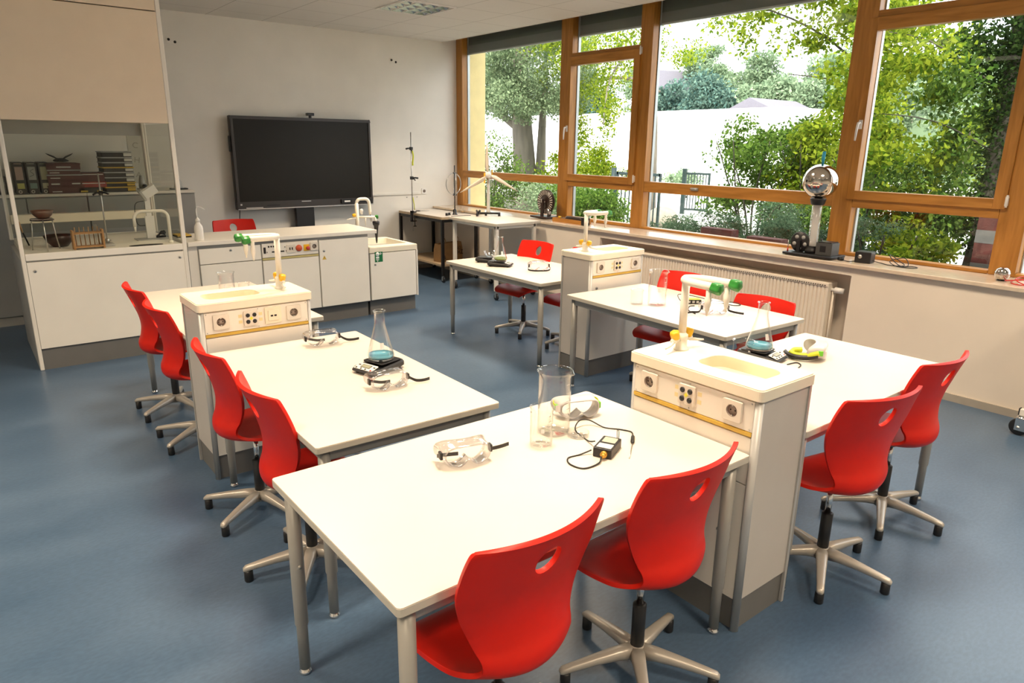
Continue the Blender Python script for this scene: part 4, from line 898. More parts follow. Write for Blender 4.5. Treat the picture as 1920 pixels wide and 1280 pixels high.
MB().ball((0, 0, .048), .048, 28).build('ball', M_silver, t); MB().lathe([(.03, 0), (.026, .006)], 16).build('stand_ring', M_black, t)
MB().at(T(-.06, -.13, 0)).tube(spline([(.05, .10, .01), (-.03, .07, .02), (.02, -.03, .035), (.08, -.01, .03), (.05, .06, .012), (-.05, .02, .006), (-.02, -.10, .006), (.08, -.12, .008), (.10, .0, .04), (.0, .03, .03), (-.05, -.06, .008), (.05, -.2, .006)], 7), .004, 8).build('cable', M_redc, t)

# ------------------------------------------------------------------ glassware, balances, goggles
def beaker(label, x, y, z, r, h, marks=True, group=None):
    t = thing('beaker', label, 'beaker', (x, y, z), random.uniform(-25, 10), group); n = 48
    def ring(rad, zz, sp=0):
        o = []
        for k in range(n):
            a = 2*PI*k/n; s = sp*math.exp(-((a-5.35)/.16)**2); o.append(((rad+s)*math.cos(a), (rad+s)*math.sin(a), zz-s*.35))
        return o
    L = [ring(r*.9, 0), ring(r*.98, .003), ring(r, .012), ring(r, h*.9), ring(r*1.01, h*.95, .003), ring(r*1.09, h*.99, .010), ring(r*1.10, h, .012), ring(r*1.05, h-.001, .010), ring(r*.975, h*.945, .002), ring(r*.965, h*.9), ring(r*.965, .014), ring(r*.93, .006)]
    MB().loops(L, 0, True, True, True).build('glass_body', M_glass, t)
    if marks:
        m = MB()
        for k in range(5):
            zz = h*(.3+.13*k); m.loops([[((r+.0006)*math.cos(a), (r+.0006)*math.sin(a), q) for a in (5.0, 5.1, 5.2, 5.2+.08*(k % 2)+.05)] for q in (zz, zz+.0022)], 0, False, close=False)
        MB().loops([[((r+.0006)*math.cos(a), (r+.0006)*math.sin(a), q) for a in (4.3, 4.45, 4.6)] for q in (h*.42, h*.53)], 0, False, close=False).build('label_print', M_mark, t)
        m.build('graduation', M_mark, t)
    return t
def flask(label, x, y, z, r, h, liq=None, lh=.03):
    t = thing('conical_flask', label, 'flask', (x, y, z)); nr = r*.38
    P = [(r*.9, 0), (r*.985, .004), (r, .012), (r*.97, .022), (nr*1.05, h*.70), (nr, h*.76), (nr, h*.955), (nr*1.18, h*.975), (nr*1.22, h*.99), (nr*1.1, h), (nr*.9, h*.97), (nr*.9, h*.76), (nr*.93, h*.70), (r*.93, .024), (r*.94, .014), (r*.9, .006)]
    MB().lathe(P, 36).build('glass_body', M_glass, t)
    m = MB().loops([[((r*f+.001)*math.cos(a), (r*f+.001)*math.sin(a), q) for a in (4.2, 4.4, 4.6)] for q, f in ((.055, .79), (.085, .635))], 0, False, close=False); m.build('label_print', M_mark, t)
    if liq:
        f = lambda q: r*.925-(r*.925-nr*.93)*max(0, (q-.024))/(h*.70-.024)
        MB().lathe([(r*.88, .007), (r*.925, .014), (r*.915, .024), (f(lh)*.99, lh), (.0001, lh)], 32).build('liquid', liq, t)
    return t
def balance(label, x, y, z, rz, foot=True):
    """long axis along x, display at -x"""
    t = thing('electronic_balance', label, 'balance', (x, y, z), rz, 'electronic balances')
    out = rr(0, 0, .215, .148, .022, 6); m = MB()
    def lp(sx, sy, zf): return [(a*sx, b_*sy, zf(a)) for a, b_ in out]
    top = lambda a: .040-max(0, (-a-.045))*.30
    m.loops([lp(.90, .88, lambda a: .008), lp(1, 1, lambda a: .016), lp(1, 1, lambda a: top(a)-.008), lp(.95, .93, top)], 0, False, True, True)
    bo = m.build('housing', M_black, t, .003)
    for sx in (-1, 1):
        for sy in (-1, 1): MB().lathe([(.010, 0), (.010, .009)], 12, (sx*.08, sy*.05)).build('foot', M_black, t)
    MB().prism(rr(.025, 0, .13, .125, .012), .0405, .047).build('weighing_pan', M_blackm, t, .002)
    K = T(-.076, 0, top(-.076)+.0008) @ RY(-16.7)
    MB().at(K).prism(rr(0, 0, .048, .118, .005), 0, .0015).build('keypad', M_face, t)
    MB().at(K).box(-.008, .016, -.028, .030, .0015, .003, 0).box(-.0055, .0135, -.025, .027, .003, .0034, 1).build('lcd', [M_black, M_lcd], t)
    q = MB().at(K)
    for yy, mi in ((-.046, 1), (-.012, 0), (.016, 0), (.046, 0)): q.lathe([(.0001, .0035), (.004, .0035), (.005, .0015)], 12, (-.017, yy), mi)
    for yy in (-.048, .046): q.box(.004, .010, yy-.006, yy+.006, .0015, .003, 0)
    q.build('keys', [M_ink, M_redb], t); return t
def gogpts(n, sx, sz, notch=.026):
    o = []
    for k in range(n):
        a = 2*PI*k/n; ca, sa = math.cos(a), math.sin(a)
        x = sx*math.copysign(abs(ca)**.7, ca); z = sz*math.copysign(abs(sa)**.8, sa)
        if sa < 0: z += notch*math.exp(-(x/.017)**2)
        o.append((x, z))
    return o
def goggles(label, x, y, z, rz, strap, soft=True, frame=None, tilt=0):
    """lens faces -y, worn side +y, resting on its lower rim"""
    t = thing('safety_goggles', label, 'goggles', (x, y, z), rz, 'safety goggles'); n = 56; sx, sz = .082, .037
    def lp(f, dy, cur, zz=0): return [(px*f, dy+cur*(px/sx)**2, z0*f+.044+zz) for px, z0 in gogpts(n, sx, sz)]
    M = RX(tilt); fr = frame or M_clearp
    L = [lp(.90, -.022, .018), lp(1.0, -.020, .018), lp(1.04, -.008, .02), lp(1.03, .012, .03), lp(1.12, .034, .045), lp(1.06, .036, .045), lp(.97, .012, .03), lp(.93, -.010, .02)]
    L.append(L[0]); MB().at(M).loops(L, 0, True).build('frame', fr, t)
    le = MB().at(M); a = lp(.93, -.0205, .018); b_ = lp(.93, -.0180, .018); cx = [(0, -.0215, .046)]
    le.loops([[(p[0]*s, -.0205+.018*(p[0]*s/sx)**2-.004*(1-s), .046+(p[2]-.046)*s) for p in a] for s in (1, .75, .5, .25, .02)], 0, True, False, True); le.build('lens', M_lens, t)
    for s in (-1, 1):
        m = MB().at(M); m.box(min(s*.082, s*.092), max(s*.082, s*.092), .006, .03, .032, .058); m.build('strap_clip', M_black if frame is None else M_lgreen, t, .003)
    for i, pts in enumerate(strap):
        P = spline(pts, 8); L = []
        for k, p in enumerate(P):
            q = Vector(P[min(k+1, len(P)-1)])-Vector(P[max(0, k-1)]); nn = Vector((-q.y, q.x, 0)).normalized()*.0012; hgt = .0065
            L.append([(p[0]-nn.x, p[1]-nn.y, max(.001, p[2]-hgt)), (p[0]+nn.x, p[1]+nn.y, max(.001, p[2]-hgt)), (p[0]+nn.x, p[1]+nn.y, p[2]+hgt), (p[0]-nn.x, p[1]-nn.y, p[2]+hgt)])
        MB().loops(L, 0, False, True, True).build('strap', M_lime if (frame is not None) else M_black, t)
    return t
STR = [[(.088, .02, .044), (.10, .05, .03), (.115, .07, .014), (.15, .075, .013), (.185, .085, .013)], [(-.088, .02, .044), (-.088, .05, .030), (-.06, .07, .02), (-.01, .062, .02)]]
STR2 = [[(.088, .02, .044), (.11, .035, .025), (.135, .03, .013), (.165, .022, .013), (.195, .03, .013)], [(-.088, .02, .044), (-.07, .055, .035), (-.02, .06, .02), (.02, .055, .02)]]
# left balance table
balance('black electronic balance carrying flask of blue solution, front left table', -4.385, -5.885, .72, 16)
flask('tall conical flask of blue solution standing on front left balance', -4.36, -5.865, .7672, .064, .232, M_liq, .021)
goggles('clear safety goggles with black strap lying right beside front left balance', -4.475, -6.165, .72, -8, STR2)
goggles('clear safety goggles at far end of balance table near sink pillar', -4.43, -5.37, .72, -10, STR2)
# large front table
beaker('tall large glass beaker with spout on nearest table', -4.21, -6.92, .72, .060, .238)
beaker('small glass beaker in front of the tall beaker on nearest table', -4.325, -6.985, .72, .040, .145)
tag(MB().lathe([(.036, 0), (.040, .002), (.041, .018), (.039, .018), (.038, .004), (.0001, .003)], 32, cap1=False).build('petri_dish', M_glass, loc=(-4.165, -7.005, .72)), 'shallow glass dish behind the tall beaker on nearest table', 'dish')
goggles('clear safety goggles with black strap alone on nearest table', -4.628, -6.968, .72, -14, STR)
gg = goggles('grey framed safety goggles with lime strap on nearest table', -4.045, -6.885, .72, -22, [[(-.088, .02, .05), (-.085, .06, .055), (0, .075, .06), (.085, .06, .055), (.088, .02, .05)]], frame=M_gframe)
m = MB(); textmesh(m, 'IAGX', .021, T(.034, .0685, .058) @ RX(90) @ RZ(180)); m.build('strap_lettering', M_ink, gg)
t = thing('thermometer', 'black digital thermometer with cable probe on nearest table', 'thermometer', (-4.178, -7.165, .72), 26)
MB().prism(rr(0, 0, .115, .066, .004), 0, .034).build('case', M_black, t, .003)
MB().box(.002, .046, -.025, .022, .0342, .0352).build('display_window', pm('meter_display', (.50, .47, .36), .3), t); MB().box(-.048, -.012, -.027, .024, .0342, .0352).build('keypad', M_face, t)
m = MB(); m.cyl((-.056, -.008, .017), (-.068, -.008, .017), .012).cyl((-.064, -.008, .017), (-.078, -.010, .015), .010, .007); m.build('connector', M_brass, t)
Mi = (T(-4.178, -7.165, .72) @ RZ(26)).inverted()
def wp(P): return [tuple(Mi @ Vector(p)) for p in P]
zt = .723
MB().tube(spline(wp([(-4.246, -7.203, .735), (-4.275, -7.22, .725), (-4.337, -7.215, zt), (-4.352, -7.165, zt), (-4.325, -7.126, zt), (-4.275, -7.13, zt), (-4.235, -7.145, .735)])), .0028, 8).tube(spline(wp([(-4.19, -7.115, .745), (-4.17, -7.06, zt), (-4.14, -6.965, zt), (-4.103, -6.945, .745), (-4.06, -6.955, .74), (-4.035, -7.01, zt), (-4.0, -7.06, zt), (-3.985, -7.10, zt), (-4.015, -7.135, .727)])), .0026, 8).tube(spline(wp([(-4.125, -7.16, .752), (-4.105, -7.14, .776), (-4.112, -7.155, .772), (-4.135, -7.175, .752)])), .0015, 6).build('cable', M_cable, t)
MB().tube(wp([(-4.012, -7.132, .727), (-4.022, -7.142, .727), (-4.055, -7.17, .727), (-4.063, -7.177, .726)]), [.004, .007, .007, .003], 12).tube(wp([(-4.06, -7.175, .726), (-4.158, -7.25, .7225)]), .0016, 8, 1).build('probe', [M_black, M_steel], t)
# right table behind the near pillar
balance('black electronic balance under wide flask on the right table', -2.745, -6.845, .72, 100)
flask('conical flask of blue solution on the right table behind near pillar', -2.742, -6.822, .7672, .068, .24, M_liq, .022)
beaker('low wide glass beaker next to flask on the right table', -2.80, -6.768, .72, .050, .085)
g2 = goggles('grey safety goggles with yellow black strap and green clip', -2.49, -7.02, .72, 35, [], frame=M_clearp if 0 else M_gframe)
MB().tube(spline([(-.090, .025, .045), (-.088, .07, .03), (-.07, .12, .022), (-.02, .145, .02), (.03, .13, .02), (.04, .09, .022)], 6), .0145, 4, 0, flat=1).build('strap', M_lime, g2).scale = (1, 1, 1)
MB().tube(spline([(-.093, .03, .032), (-.096, .08, .02), (-.085, .135, .018), (-.05, .165, .018), (.0, .172, .018)], 6), .0125, 4).build('strap_end', M_black, g2)
tag(MB().tube(spline([(-2.745, -6.985, .724), (-2.68, -6.995, .724), (-2.70, -7.03, .724), (-2.76, -7.05, .724)]), .003, 6).build('lead', M_cable), 'thin dark lead beside the balance on right table', 'lead')
# radiator table
beaker('tall large glass beaker on the table by the radiator', -2.165, -5.665, .70, .062, .238)
beaker('small glass beaker left of the tall beaker by the radiator', -2.255, -5.565, .70, .042, .10, False)
t = thing('thermometer', 'yellow topped black thermometer with cables by the radiator', 'thermometer', (-1.915, -5.77, .70), -38)
MB().box(-.055, .055, -.033, .033, 0, .03).build('case', M_black, t, .003); MB().box(-.05, .05, -.03, .03, .0302, .0325).build('yellow_cover', M_lime, t)
for x in (-.03, .0, .028): MB().box(x-.008, x+.008, -.0345, -.033, .008, .024).build('key', M_grey, t)
Mi = (T(-1.915, -5.77, .70) @ RZ(-38)).inverted(); zt = .703
MB().tube(spline(wp([(-1.97, -5.735, .715), (-1.99, -5.72, .725), (-1.93, -5.66, .745), (-1.83, -5.70, .73), (-1.74, -5.80, zt), (-1.745, -5.90, zt), (-1.75, -5.985, zt), (-1.70, -6.01, zt), (-1.66, -5.94, zt), (-1.71, -5.89, zt), (-1.77, -5.93, zt)])), .0028, 8).build('cable', M_cable, t)
goggles('clear safety goggles with black strap on the radiator table', -2.07, -6.075, .70, -35, [[(.088, .02, .044), (.10, .05, .02), (.12, .03, .013), (.15, -.01, .013), (.175, -.03, .013)], [(-.088, .02, .044), (-.11, .0, .02), (-.15, .02, .013), (-.19, .0, .013), (-.22, .02, .013)]])
tag(MB().tube(spline([(-2.165, -5.99, zt), (-2.12, -5.90, zt), (-2.02, -5.83, zt), (-1.98, -5.84, zt)]), .0035, 6).build('lead', M_cable), 'black lead lying across the table by the radiator', 'lead')
# corner table
balance('black electronic balance nearest on corner table, flask on its pan', -2.085, -3.80, .70, 128)
flask('conical flask with green residue on the corner table balance', -2.075, -3.785, .7472, .062, .21, M_liqg, .022)
balance('black electronic balance behind the flask on the corner table', -2.045, -3.56, .70, 128)
bowl('glass_bowl', .065, .05, M_glass, (-2.03, -3.575, .7472), 'clear glass bowl on the rear balance of the corner table')
goggles('clear safety goggles with curled black strap on corner table', -1.97, -4.20, .70, -30, [[(.088, .02, .044), (.09, -.02, .02), (.06, -.05, .013), (.02, -.06, .013)], [(-.088, .02, .044), (-.10, -.02, .02), (-.06, -.05, .013), (.02, -.06, .013)]])
# far left table
beaker('tall glass beaker behind the left sink pillar', -4.46, -3.86, .72, .052, .17)
goggles('clear safety goggles beside beaker behind the left sink pillar', -4.50, -4.05, .72, 5, STR)
beaker('small glass beaker right of tall beaker behind left pillar', -4.33, -3.80, .72, .036, .075, False)
tag(MB().tube([(-4.60, -3.72, .725), (-4.52, -3.74, .725), (-4.50, -3.742, .725)], [.005, .005, .002], 8).build('pen', M_black), 'dark pen lying on far left table beside beaker', 'pen')
# trolley cut by the right picture edge
t = thing('equipment_trolley', 'trolley with chrome caster cut off by right picture edge', 'trolley', (-.50, -7.955, 0)); O = T(0, 0, 0)
for x in (-.22, .22):
    for y in (-.48, .48):
        MB().box(x-.02, x+.02, y*.55-.02, y*.55+.02, .176, .80).build('leg', M_lam, t, .003)
        MB().cyl((x-.014, y+.01, .055), (x+.014, y+.01, .055), .055, n=28).build('wheel', M_black, t, .006)
        MB().lathe([(.034, .112), (.034, .118), (.026, .129), (.0001, .129)], 22, (x, y)).box(x-.024, x-.016, y-.03, y+.03, .035, .114).box(x+.016, x+.024, y-.03, y+.03, .035, .114).cyl((x-.027, y+.01, .055), (x+.027, y+.01, .055), .010).build('caster_fork', M_chrome, t)
    MB().box(x-.017, x+.017, -.50, .50, .131, .175).build('side_rail', M_lam, t, .003)
    MB().box(x-.017, x+.017, .50, .506, .135, .178).build('end_cap', M_black, t)
MB().box(-.24, .24, -.5, .5, .802, .824).box(-.2, .2, -.45, .45, .177, .19).build('shelf', M_lam, t, .003)

# ------------------------------------------------------------------ ceiling lights
M_lampon = emit('lit_diffuser', (1, .86, .68), 2.2)
def luminaire(x, y, label, deep=False):
    t = thing('ceiling_light', label, 'light', (x, y, HC), 0, 'louvred ceiling lights'); s = .30
    MB().ringplate(rr(0, 0, .61, .61, .004, 3), rr(0, 0, .57, .57, .003, 3), -.012, .0).build('frame', M_white, t)
    if not deep: MB().box(-.285, .285, -.285, .285, -.010, -.001).build('diffuser', M_lampon, t)
    else:
        m = MB(); n = 4
        for k in range(n+1):
            p = -.28+.56*k/n
            for a in (0, 90): m.at(RZ(a)).loops([[(q, -.28, z) for q, z in ((p-.003, -.010), (p+.003, -.010), (p+.022, .055), (p-.022, .055))], [(q, .28, z) for q, z in ((p-.003, -.010), (p+.003, -.010), (p+.022, .055), (p-.022, .055))]], 0, False, True, True)
        m.build('louvre', M_chrome, t)
        for k in range(4): MB().cyl((-.21+.14*k, -.27, .075), (-.21+.14*k, .27, .075), .013, n=14).build('tube', M_white, t)
        MB().box(-.286, .286, -.286, .286, .10, .12).box(-.286, -.280, -.286, .286, .0, .10).box(.280, .286, -.286, .286, .0, .10).box(-.28, .28, -.286, -.280, .0, .10).box(-.28, .28, .280, .286, .0, .10).build('housing', M_white, t)
    l = bpy.data.lights.new('lamp', 'AREA'); l.shape = 'SQUARE'; l.size = .52; l.energy = LAMP*(.95 if y < -8 else 1); l.color = (1, .80, .58); l.spread = R(120)
    o = bpy.data.objects.new('lamp', l); C.objects.link(o); o.parent = t; o.location = (0, 0, -.02)
LAMP = 44
lights = [(-1.78, -1.93, 'square louvred ceiling light above the radiator side of the room')]
for x in (-1.78, -4.26, -6.74):
    for y in (-1.93, -4.41, -6.89, -9.37):
        if (x, y) != (-1.78, -1.93) and not (y > -3): lights.append((x, y, 'square louvred ceiling light out of view overhead'))
for k, a in enumerate(lights): luminaire(*a, k == 0)

# ------------------------------------------------------------------ outdoors
rng = np.random.default_rng(11)
def leaves(name, clusters, size, mat, parent=None, droop=.3, asp=.55):
    """clusters: (centre, radii, count). every leaf a small bent blade with its own turn"""
    ctr = []; size = size*.72
    for c, r, n in clusters:
        n = int(n*1.7); d = rng.normal(size=(n, 3)); d /= np.linalg.norm(d, axis=1)[:, None]
        ctr.append(np.array(c)+d*np.array(r)*(rng.random((n, 1))**.45))
    P = np.concatenate(ctr); n = len(P)
    u = rng.normal(size=(n, 3)); u[:, 2] -= droop; u /= np.linalg.norm(u, axis=1)[:, None]
    v = rng.normal(size=(n, 3)); v -= u*(u*v).sum(1)[:, None]; v /= np.linalg.norm(v, axis=1)[:, None]
    w = np.cross(u, v); s = size*(.6+.8*rng.random((n, 1)))
    V = np.stack([P, P+u*s*.5+v*s*asp*.5+w*s*.08, P+u*s, P+u*s*.5-v*s*asp*.5+w*s*.08], 1).reshape(-1, 3)
    me = bpy.data.meshes.new(name); me.vertices.add(4*n); me.vertices.foreach_set('co', V.astype(np.float32).ravel())
    me.loops.add(4*n); me.loops.foreach_set('vertex_index', np.arange(4*n, dtype=np.int32))
    me.polygons.add(n); me.polygons.foreach_set('loop_start', np.arange(0, 4*n, 4, dtype=np.int32)); me.update(calc_edges=True)
    me.materials.append(mat); o = bpy.data.objects.new(name, me); C.objects.link(o)
    if parent: o.parent = parent
    return o
def blobs(c, r, k, rad, n):
    """k leaf clusters spread through an ellipsoid"""
    out = []
    for _ in range(k):
        d = rng.normal(size=3); d /= np.linalg.norm(d); q = np.array(c)+d*np.array(r)*rng.random()**.4
        out.append((q, np.array(rad)*(.6+.8*rng.random()), n))
    return out
def trunk(parent, pts, r, mat, branches=()):
    m = MB(); m.tube(spline(pts, 4), np.interp(np.linspace(0, 1, 4*(len(pts)-1)+1), np.linspace(0, 1, len(r)), r).tolist(), 12)
    for bp_, br in branches: m.tube(spline(bp_, 4), np.linspace(br, br*.3, 4*(len(bp_)-1)+1).tolist(), 7)
    return m.build('trunk', mat, parent)
GZ = -.15
tag(MB().box(.45, 60, -40, 60, GZ-.3, GZ-.12).build('lawn', M_pave), 'pale sunlit paving beyond the windows', 'ground', kind='structure')
tag(MB().prism([(.46, -14), (5.2, -14), (6.0, -4.5), (5.6, 1.2), (4.4, 1.5), (3.2, -1.0), (1.8, -2.8), (.46, -3.4)], GZ-.12, GZ+.0).build('planting_bed', M_soil), 'dark planting bed below the right windows', 'ground', kind='structure')
tag(MB().prism([(.46, -.2), (3, .2), (7, 5), (12, 9), (13, 14), (6, 14), (.9, 3)], GZ-.12, GZ-.02).build('grass_bed', M_soil), 'shaded ground below the left window trees', 'ground', kind='structure')
# big tree behind the leftmost window
t = thing('tree', 'large old tree with thick grey trunk behind the leftmost window', 'tree', (8.6, 9.0, GZ)); O = (8.6, 9.0, GZ)
trunk(t, [(.05, 0, -.1), (0, 0, 1.2), (-.1, .1, 3), (-.3, .1, 5.5), (-.2, .3, 9)], [.46, .36, .30, .24, .1], M_trunk,
      [([(0, 0, 2.2), (-.9, .9, 3.2), (-2, 1.6, 4.2)], .14), ([(-.1, .1, 3), (.9, -.9, 3.6), (2.2, -2, 3.9), (3.0, -2.8, 3.5)], .10), ([(-.2, .1, 4), (-.5, -1.4, 5.2), (-.6, -2.6, 5.6)], .12), ([(.3, -.38, -.05), (.33, -.40, 1.5), (.36, -.42, 3), (.4, -.5, 5)], .2)])
leaves('foliage', blobs((-.3, -.3, 4.6), (2.3, 3.0, 2.0), 60, (.75, .75, .45), 260)+blobs((-.6, 1.3, 3.4), (1.0, 1.1, .9), 16, (.5, .5, .35), 220)+blobs((-.6, -1.5, 3.3), (1.2, 1.3, .7), 16, (.5, .5, .35), 210)+blobs((-1.3, -.8, 3.6), (.6, .9, 1.0), 16, (.4, .4, .3), 200), .12, L_grey, t)
t = thing('tree', 'light green tree with hanging branches behind the narrow opening window', 'tree', (9.5, 6.4, GZ))
trunk(t, [(1.6, -.6, -.1), (1.4, -.6, 3), (1, -.4, 6)], [.12, .1, .05], M_trunk, [([(1.3, -.5, 4), (0, -1, 4.4), (-1.5, -1.6, 3.6), (-2.2, -2.1, 2.4)], .05)])
leaves('foliage', blobs((-.3, -.6, 4.4), (2.4, 2.2, 1.5), 34, (.7, .7, .4), 170)+[((-1.6, -1.5, 3.2), (.3, .3, .7), 260), ((-2.0, -2.1, 2.6), (.25, .25, .7), 240), ((-.6, 0.5, 2.6), (.3, .3, .7), 260), ((.2, 1.2, 2.2), (.4, .4, .6), 240)], .12, L_yel, t)
def bush(label, x, y, clusters, size, mat, stems=5, h=1.0, nm='bush', cat='bush', group=None):
    t = thing(nm, label, cat, (x, y, GZ), 0, group); m = MB()
    for k in range(stems):
        a = 2*PI*k/stems+.4; m.tube(spline([(.05*math.cos(a), .05*math.sin(a), -.05), (.2*h*math.cos(a), .2*h*math.sin(a), h*.5), (.38*h*math.cos(a+.3), .38*h*math.sin(a+.3), h)], 4), np.linspace(.022, .007, 9).tolist(), 6)
    m.build('stems', M_trunkd, t); leaves('foliage', clusters, size, mat, t); return t
bush('sunny green bush at the foot of the large old tree', 8.9, 6.6, blobs((0, 0, 1.0), (1.3, 1.6, .9), 26, (.5, .5, .35), 190), .12, L_yel, 6, 1.6)
bush('dark green bush left of the old tree trunk by the yellow pier', 6.2, 7.6, blobs((0, 0, 1.0), (.9, 1.2, .9), 22, (.45, .45, .35), 200), .11, L_mid, 6, 1.5)
bush('low green hedge plant under the narrow opening window', 4.2, 1.5, blobs((0, 0, .6), (.7, 1.1, .55), 20, (.4, .4, .28), 200), .09, L_mid, 6, .9)
bush('low leafy bush behind the disc machine window', 4.9, 3.4, blobs((0, 0, .65), (.8, 1.1, .6), 22, (.4, .4, .3), 200), .09, L_grey, 6, 1.0)
# conifer ground cover under the large middle window
for i, (x, y, h, ry, lab) in enumerate(((2.5, -2.15, .85, .75, 'spreading grey green juniper below left part of the middle window'), (2.6, -3.25, 1.1, .85, 'spreading grey green juniper below centre of the middle window'), (2.4, -4.35, 1.0, .8, 'spreading grey green juniper behind the silver sphere'))):
    t = thing('juniper', lab, 'shrub', (x, y, GZ), 0, 'spreading junipers'); m = MB(); cl = []
    for k in range(26):
        a = rng.random()*2*PI; d = ry*(.5+.6*rng.random()); z1 = h*(.45+.65*rng.random())
        e = (d*math.cos(a)*.8, d*math.sin(a), z1); m.tube(spline([(0, 0, .1), (e[0]*.5, e[1]*.5, z1*.8), e], 3), np.linspace(.012, .004, 7).tolist(), 5)
        for f in (.45, .62, .8, .98): cl.append(((e[0]*f, e[1]*f, .1+(z1-.1)*min(1, f*1.1)), (.17, .17, .075), 105))
    m.build('stems', M_trunkd, t); leaves('foliage', cl, .075, L_con, t, .2, .22)
bush('tall leafy bush behind the junipers in the middle window', 5.0, -1.75, blobs((.2, .0, 1.5), (.9, 1.15, .95), 34, (.38, .38, .3), 190), .10, L_mid, 8, 2.0)
bush('tall yellow green bush left of the silver sphere', 5.3, -2.75, blobs((0, 0, 1.6), (.8, 1.0, 1.0), 30, (.38, .38, .3), 180), .11, L_yel, 8, 2.0)
t = thing('tree', 'maple tree whose leafy branches hang across middle window top', 'tree', (6.4, -2.85, GZ))
trunk(t, [(0, 0, -.1), (0, 0, 2), (-.2, .3, 4), (-.4, .5, 7)], [.16, .14, .1, .04], M_trunkd, [([(0, 0, 2.8), (-.6, .6, 3.6), (-1.0, 1.8, 4.2), (-1.2, 2.7, 4.1)], .025), ([(0, 0, 2.4), (-.9, .2, 2.9), (-1.7, .6, 3.0)], .02)])
leaves('foliage', blobs((-.8, .55, 4.3), (1.2, 1.5, .75), 34, (.42, .42, .25), 150)+blobs((-.9, -.65, 3.3), (.9, .9, 1.0), 22, (.36, .36, .25), 150)+[((-1.1, 2.25, 4.1), (.5, .5, .4), 200), ((-1.1, 1.85, 3.7), (.25, .25, .4), 110)], .115, L_yel, t)
# right window: ivy trunk, leafy branches, undergrowth, brick pillar
t = thing('tree', 'dark ivy covered tree trunk behind the right opening window', 'tree', (3.6, -5.75, GZ))
trunk(t, [(0, .05, -.1), (0, 0, 1.0), (.05, .02, 2.2), (.1, .1, 5)], [.26, .2, .18, .14], M_trunkd, [([(0, 0, 1.8), (-.5, .6, 2.2), (-.9, 1.2, 2.3)], .012), ([(0, 0, 2.4), (-.3, .9, 3.1), (-.5, 1.8, 3.3)], .014)])
leaves('ivy', [((0, .02, .9+.28*k), (.30, .30, .26), 420) for k in range(10)]+blobs((.1, .15, 2.9), (.45, .55, .6), 14, (.3, .3, .25), 170), .075, L_dark, t)
leaves('foliage', blobs((-.6, 1.15, 2.75), (.55, .75, .6), 15, (.28, .28, .2), 85)+blobs((-.6, 1.0, 1.75), (.45, .75, .4), 14, (.28, .28, .2), 85), .10, L_yel, t)
leaves('branch_foliage', blobs((-.3, .45, 1.75), (.45, .4, .9), 12, (.22, .22, .2), 65)+blobs((-.2, .45, 2.6), (.45, .45, .5), 8, (.24, .24, .2), 80), .10, L_mid, t)
bush('green bush behind the right window handle side', 3.6, -4.45, blobs((0, -.1, 1.15), (.7, 1.1, .85), 36, (.34, .34, .26), 150), .09, L_mid, 7, 1.6)
bush('bright yellow green undergrowth below the right window', 2.4, -5.15, blobs((0, 0, .55), (.6, .75, .5), 24, (.28, .28, .2), 160), .085, L_yel, 7, 1.0)
bush('low mixed undergrowth in front of the brick pillar', 1.9, -5.75, blobs((0, 0, .35), (.4, .5, .35), 16, (.25, .25, .18), 150), .075, L_mid, 6, .7)
bush('dark evergreen bush behind the far right window', 2.6, -7.6, blobs((0, 0, 1.3), (.7, .9, 1.1), 26, (.36, .36, .28), 160), .09, L_dark, 7, 1.8)
bush('tall green bush far behind the right window', 7.2, -5.6, blobs((0, 0, 1.9), (1.2, 1.9, 1.5), 34, (.55, .55, .4), 150), .13, L_yel, 8, 2.6)
t = thing('brick_pillar', 'short red brick pillar with grey bands behind right window', 'pillar', (3.05, -5.92, GZ))
MB().box(-.11, .11, -.11, .11, .0, .55).box(-.11, .11, -.11, .11, .70, .92).box(-.11, .11, -.11, .11, 1.06, 1.26).build('brickwork', M_brick, t)
MB().box(-.112, .112, -.112, .112, .55, .70).box(-.112, .112, -.112, .112, .92, 1.06).box(-.125, .125, -.125, .125, 1.26, 1.30).build('concrete_band', M_concrete, t)
for i, (y0, y1, lab) in enumerate(((-4.0, -3.58, 'low red brick border left, below the middle window'), (-4.62, -4.2, 'low red brick border right, below the silver sphere'))):
    t = thing('brick_border', lab, 'brick border', (1.12, (y0+y1)/2, GZ), 0, 'low brick borders'); MB().box(-.07, .07, (y0-y1)/2, (y1-y0)/2, .86, .985 if i == 0 else .945).build('brick_coping', M_brick, t); MB().box(-.06, .06, (y0-y1)/2, (y1-y0)/2, 0, .86).build('concrete_base', M_concrete, t)
# gate, boulder, far buildings and hill
t = thing('gate', 'dark green metal bar gate behind the narrow window', 'gate', (6.0, 2.6, GZ))
MB().cyl((0, 0, -.1), (0, 0, 1.42), .06).build('post', M_gate, t)
MB().cyl((-.05, .05, 1.0), (-.75, .85, -.1), .028).build('brace', M_rail, t)
m = MB(); m.box(-.02, .02, -1.35, -.10, 1.28, 1.34).box(-.02, .02, -1.35, -.10, .02, .07).box(-.02, .02, -.14, -.09, .02, 1.34).box(-.02, .02, -1.37, -1.32, .02, 1.34)
for k in range(9): m.box(-.011, .011, -.25-.12*k-.011, -.25-.12*k+.011, .05, 1.3)
m.build('bar_leaf', M_gate, t)
t = thing('gate', 'open green gate leaf standing in the middle window', 'gate', (12.0, 5.35, GZ-.1), 20)
m = MB(); m.box(-.03, .03, -.75, -.02, 1.18, 1.24).box(-.03, .03, -.75, -.02, .1, .16).box(-.05, .05, -.06, .06, -.1, 1.35).box(-.03, .03, -.8, -.74, .1, 1.24)
for k in range(7): m.box(-.012, .012, -.13-.09*k-.012, -.13-.09*k+.012, .12, 1.2)
m.build('bar_leaf', M_gate, t)
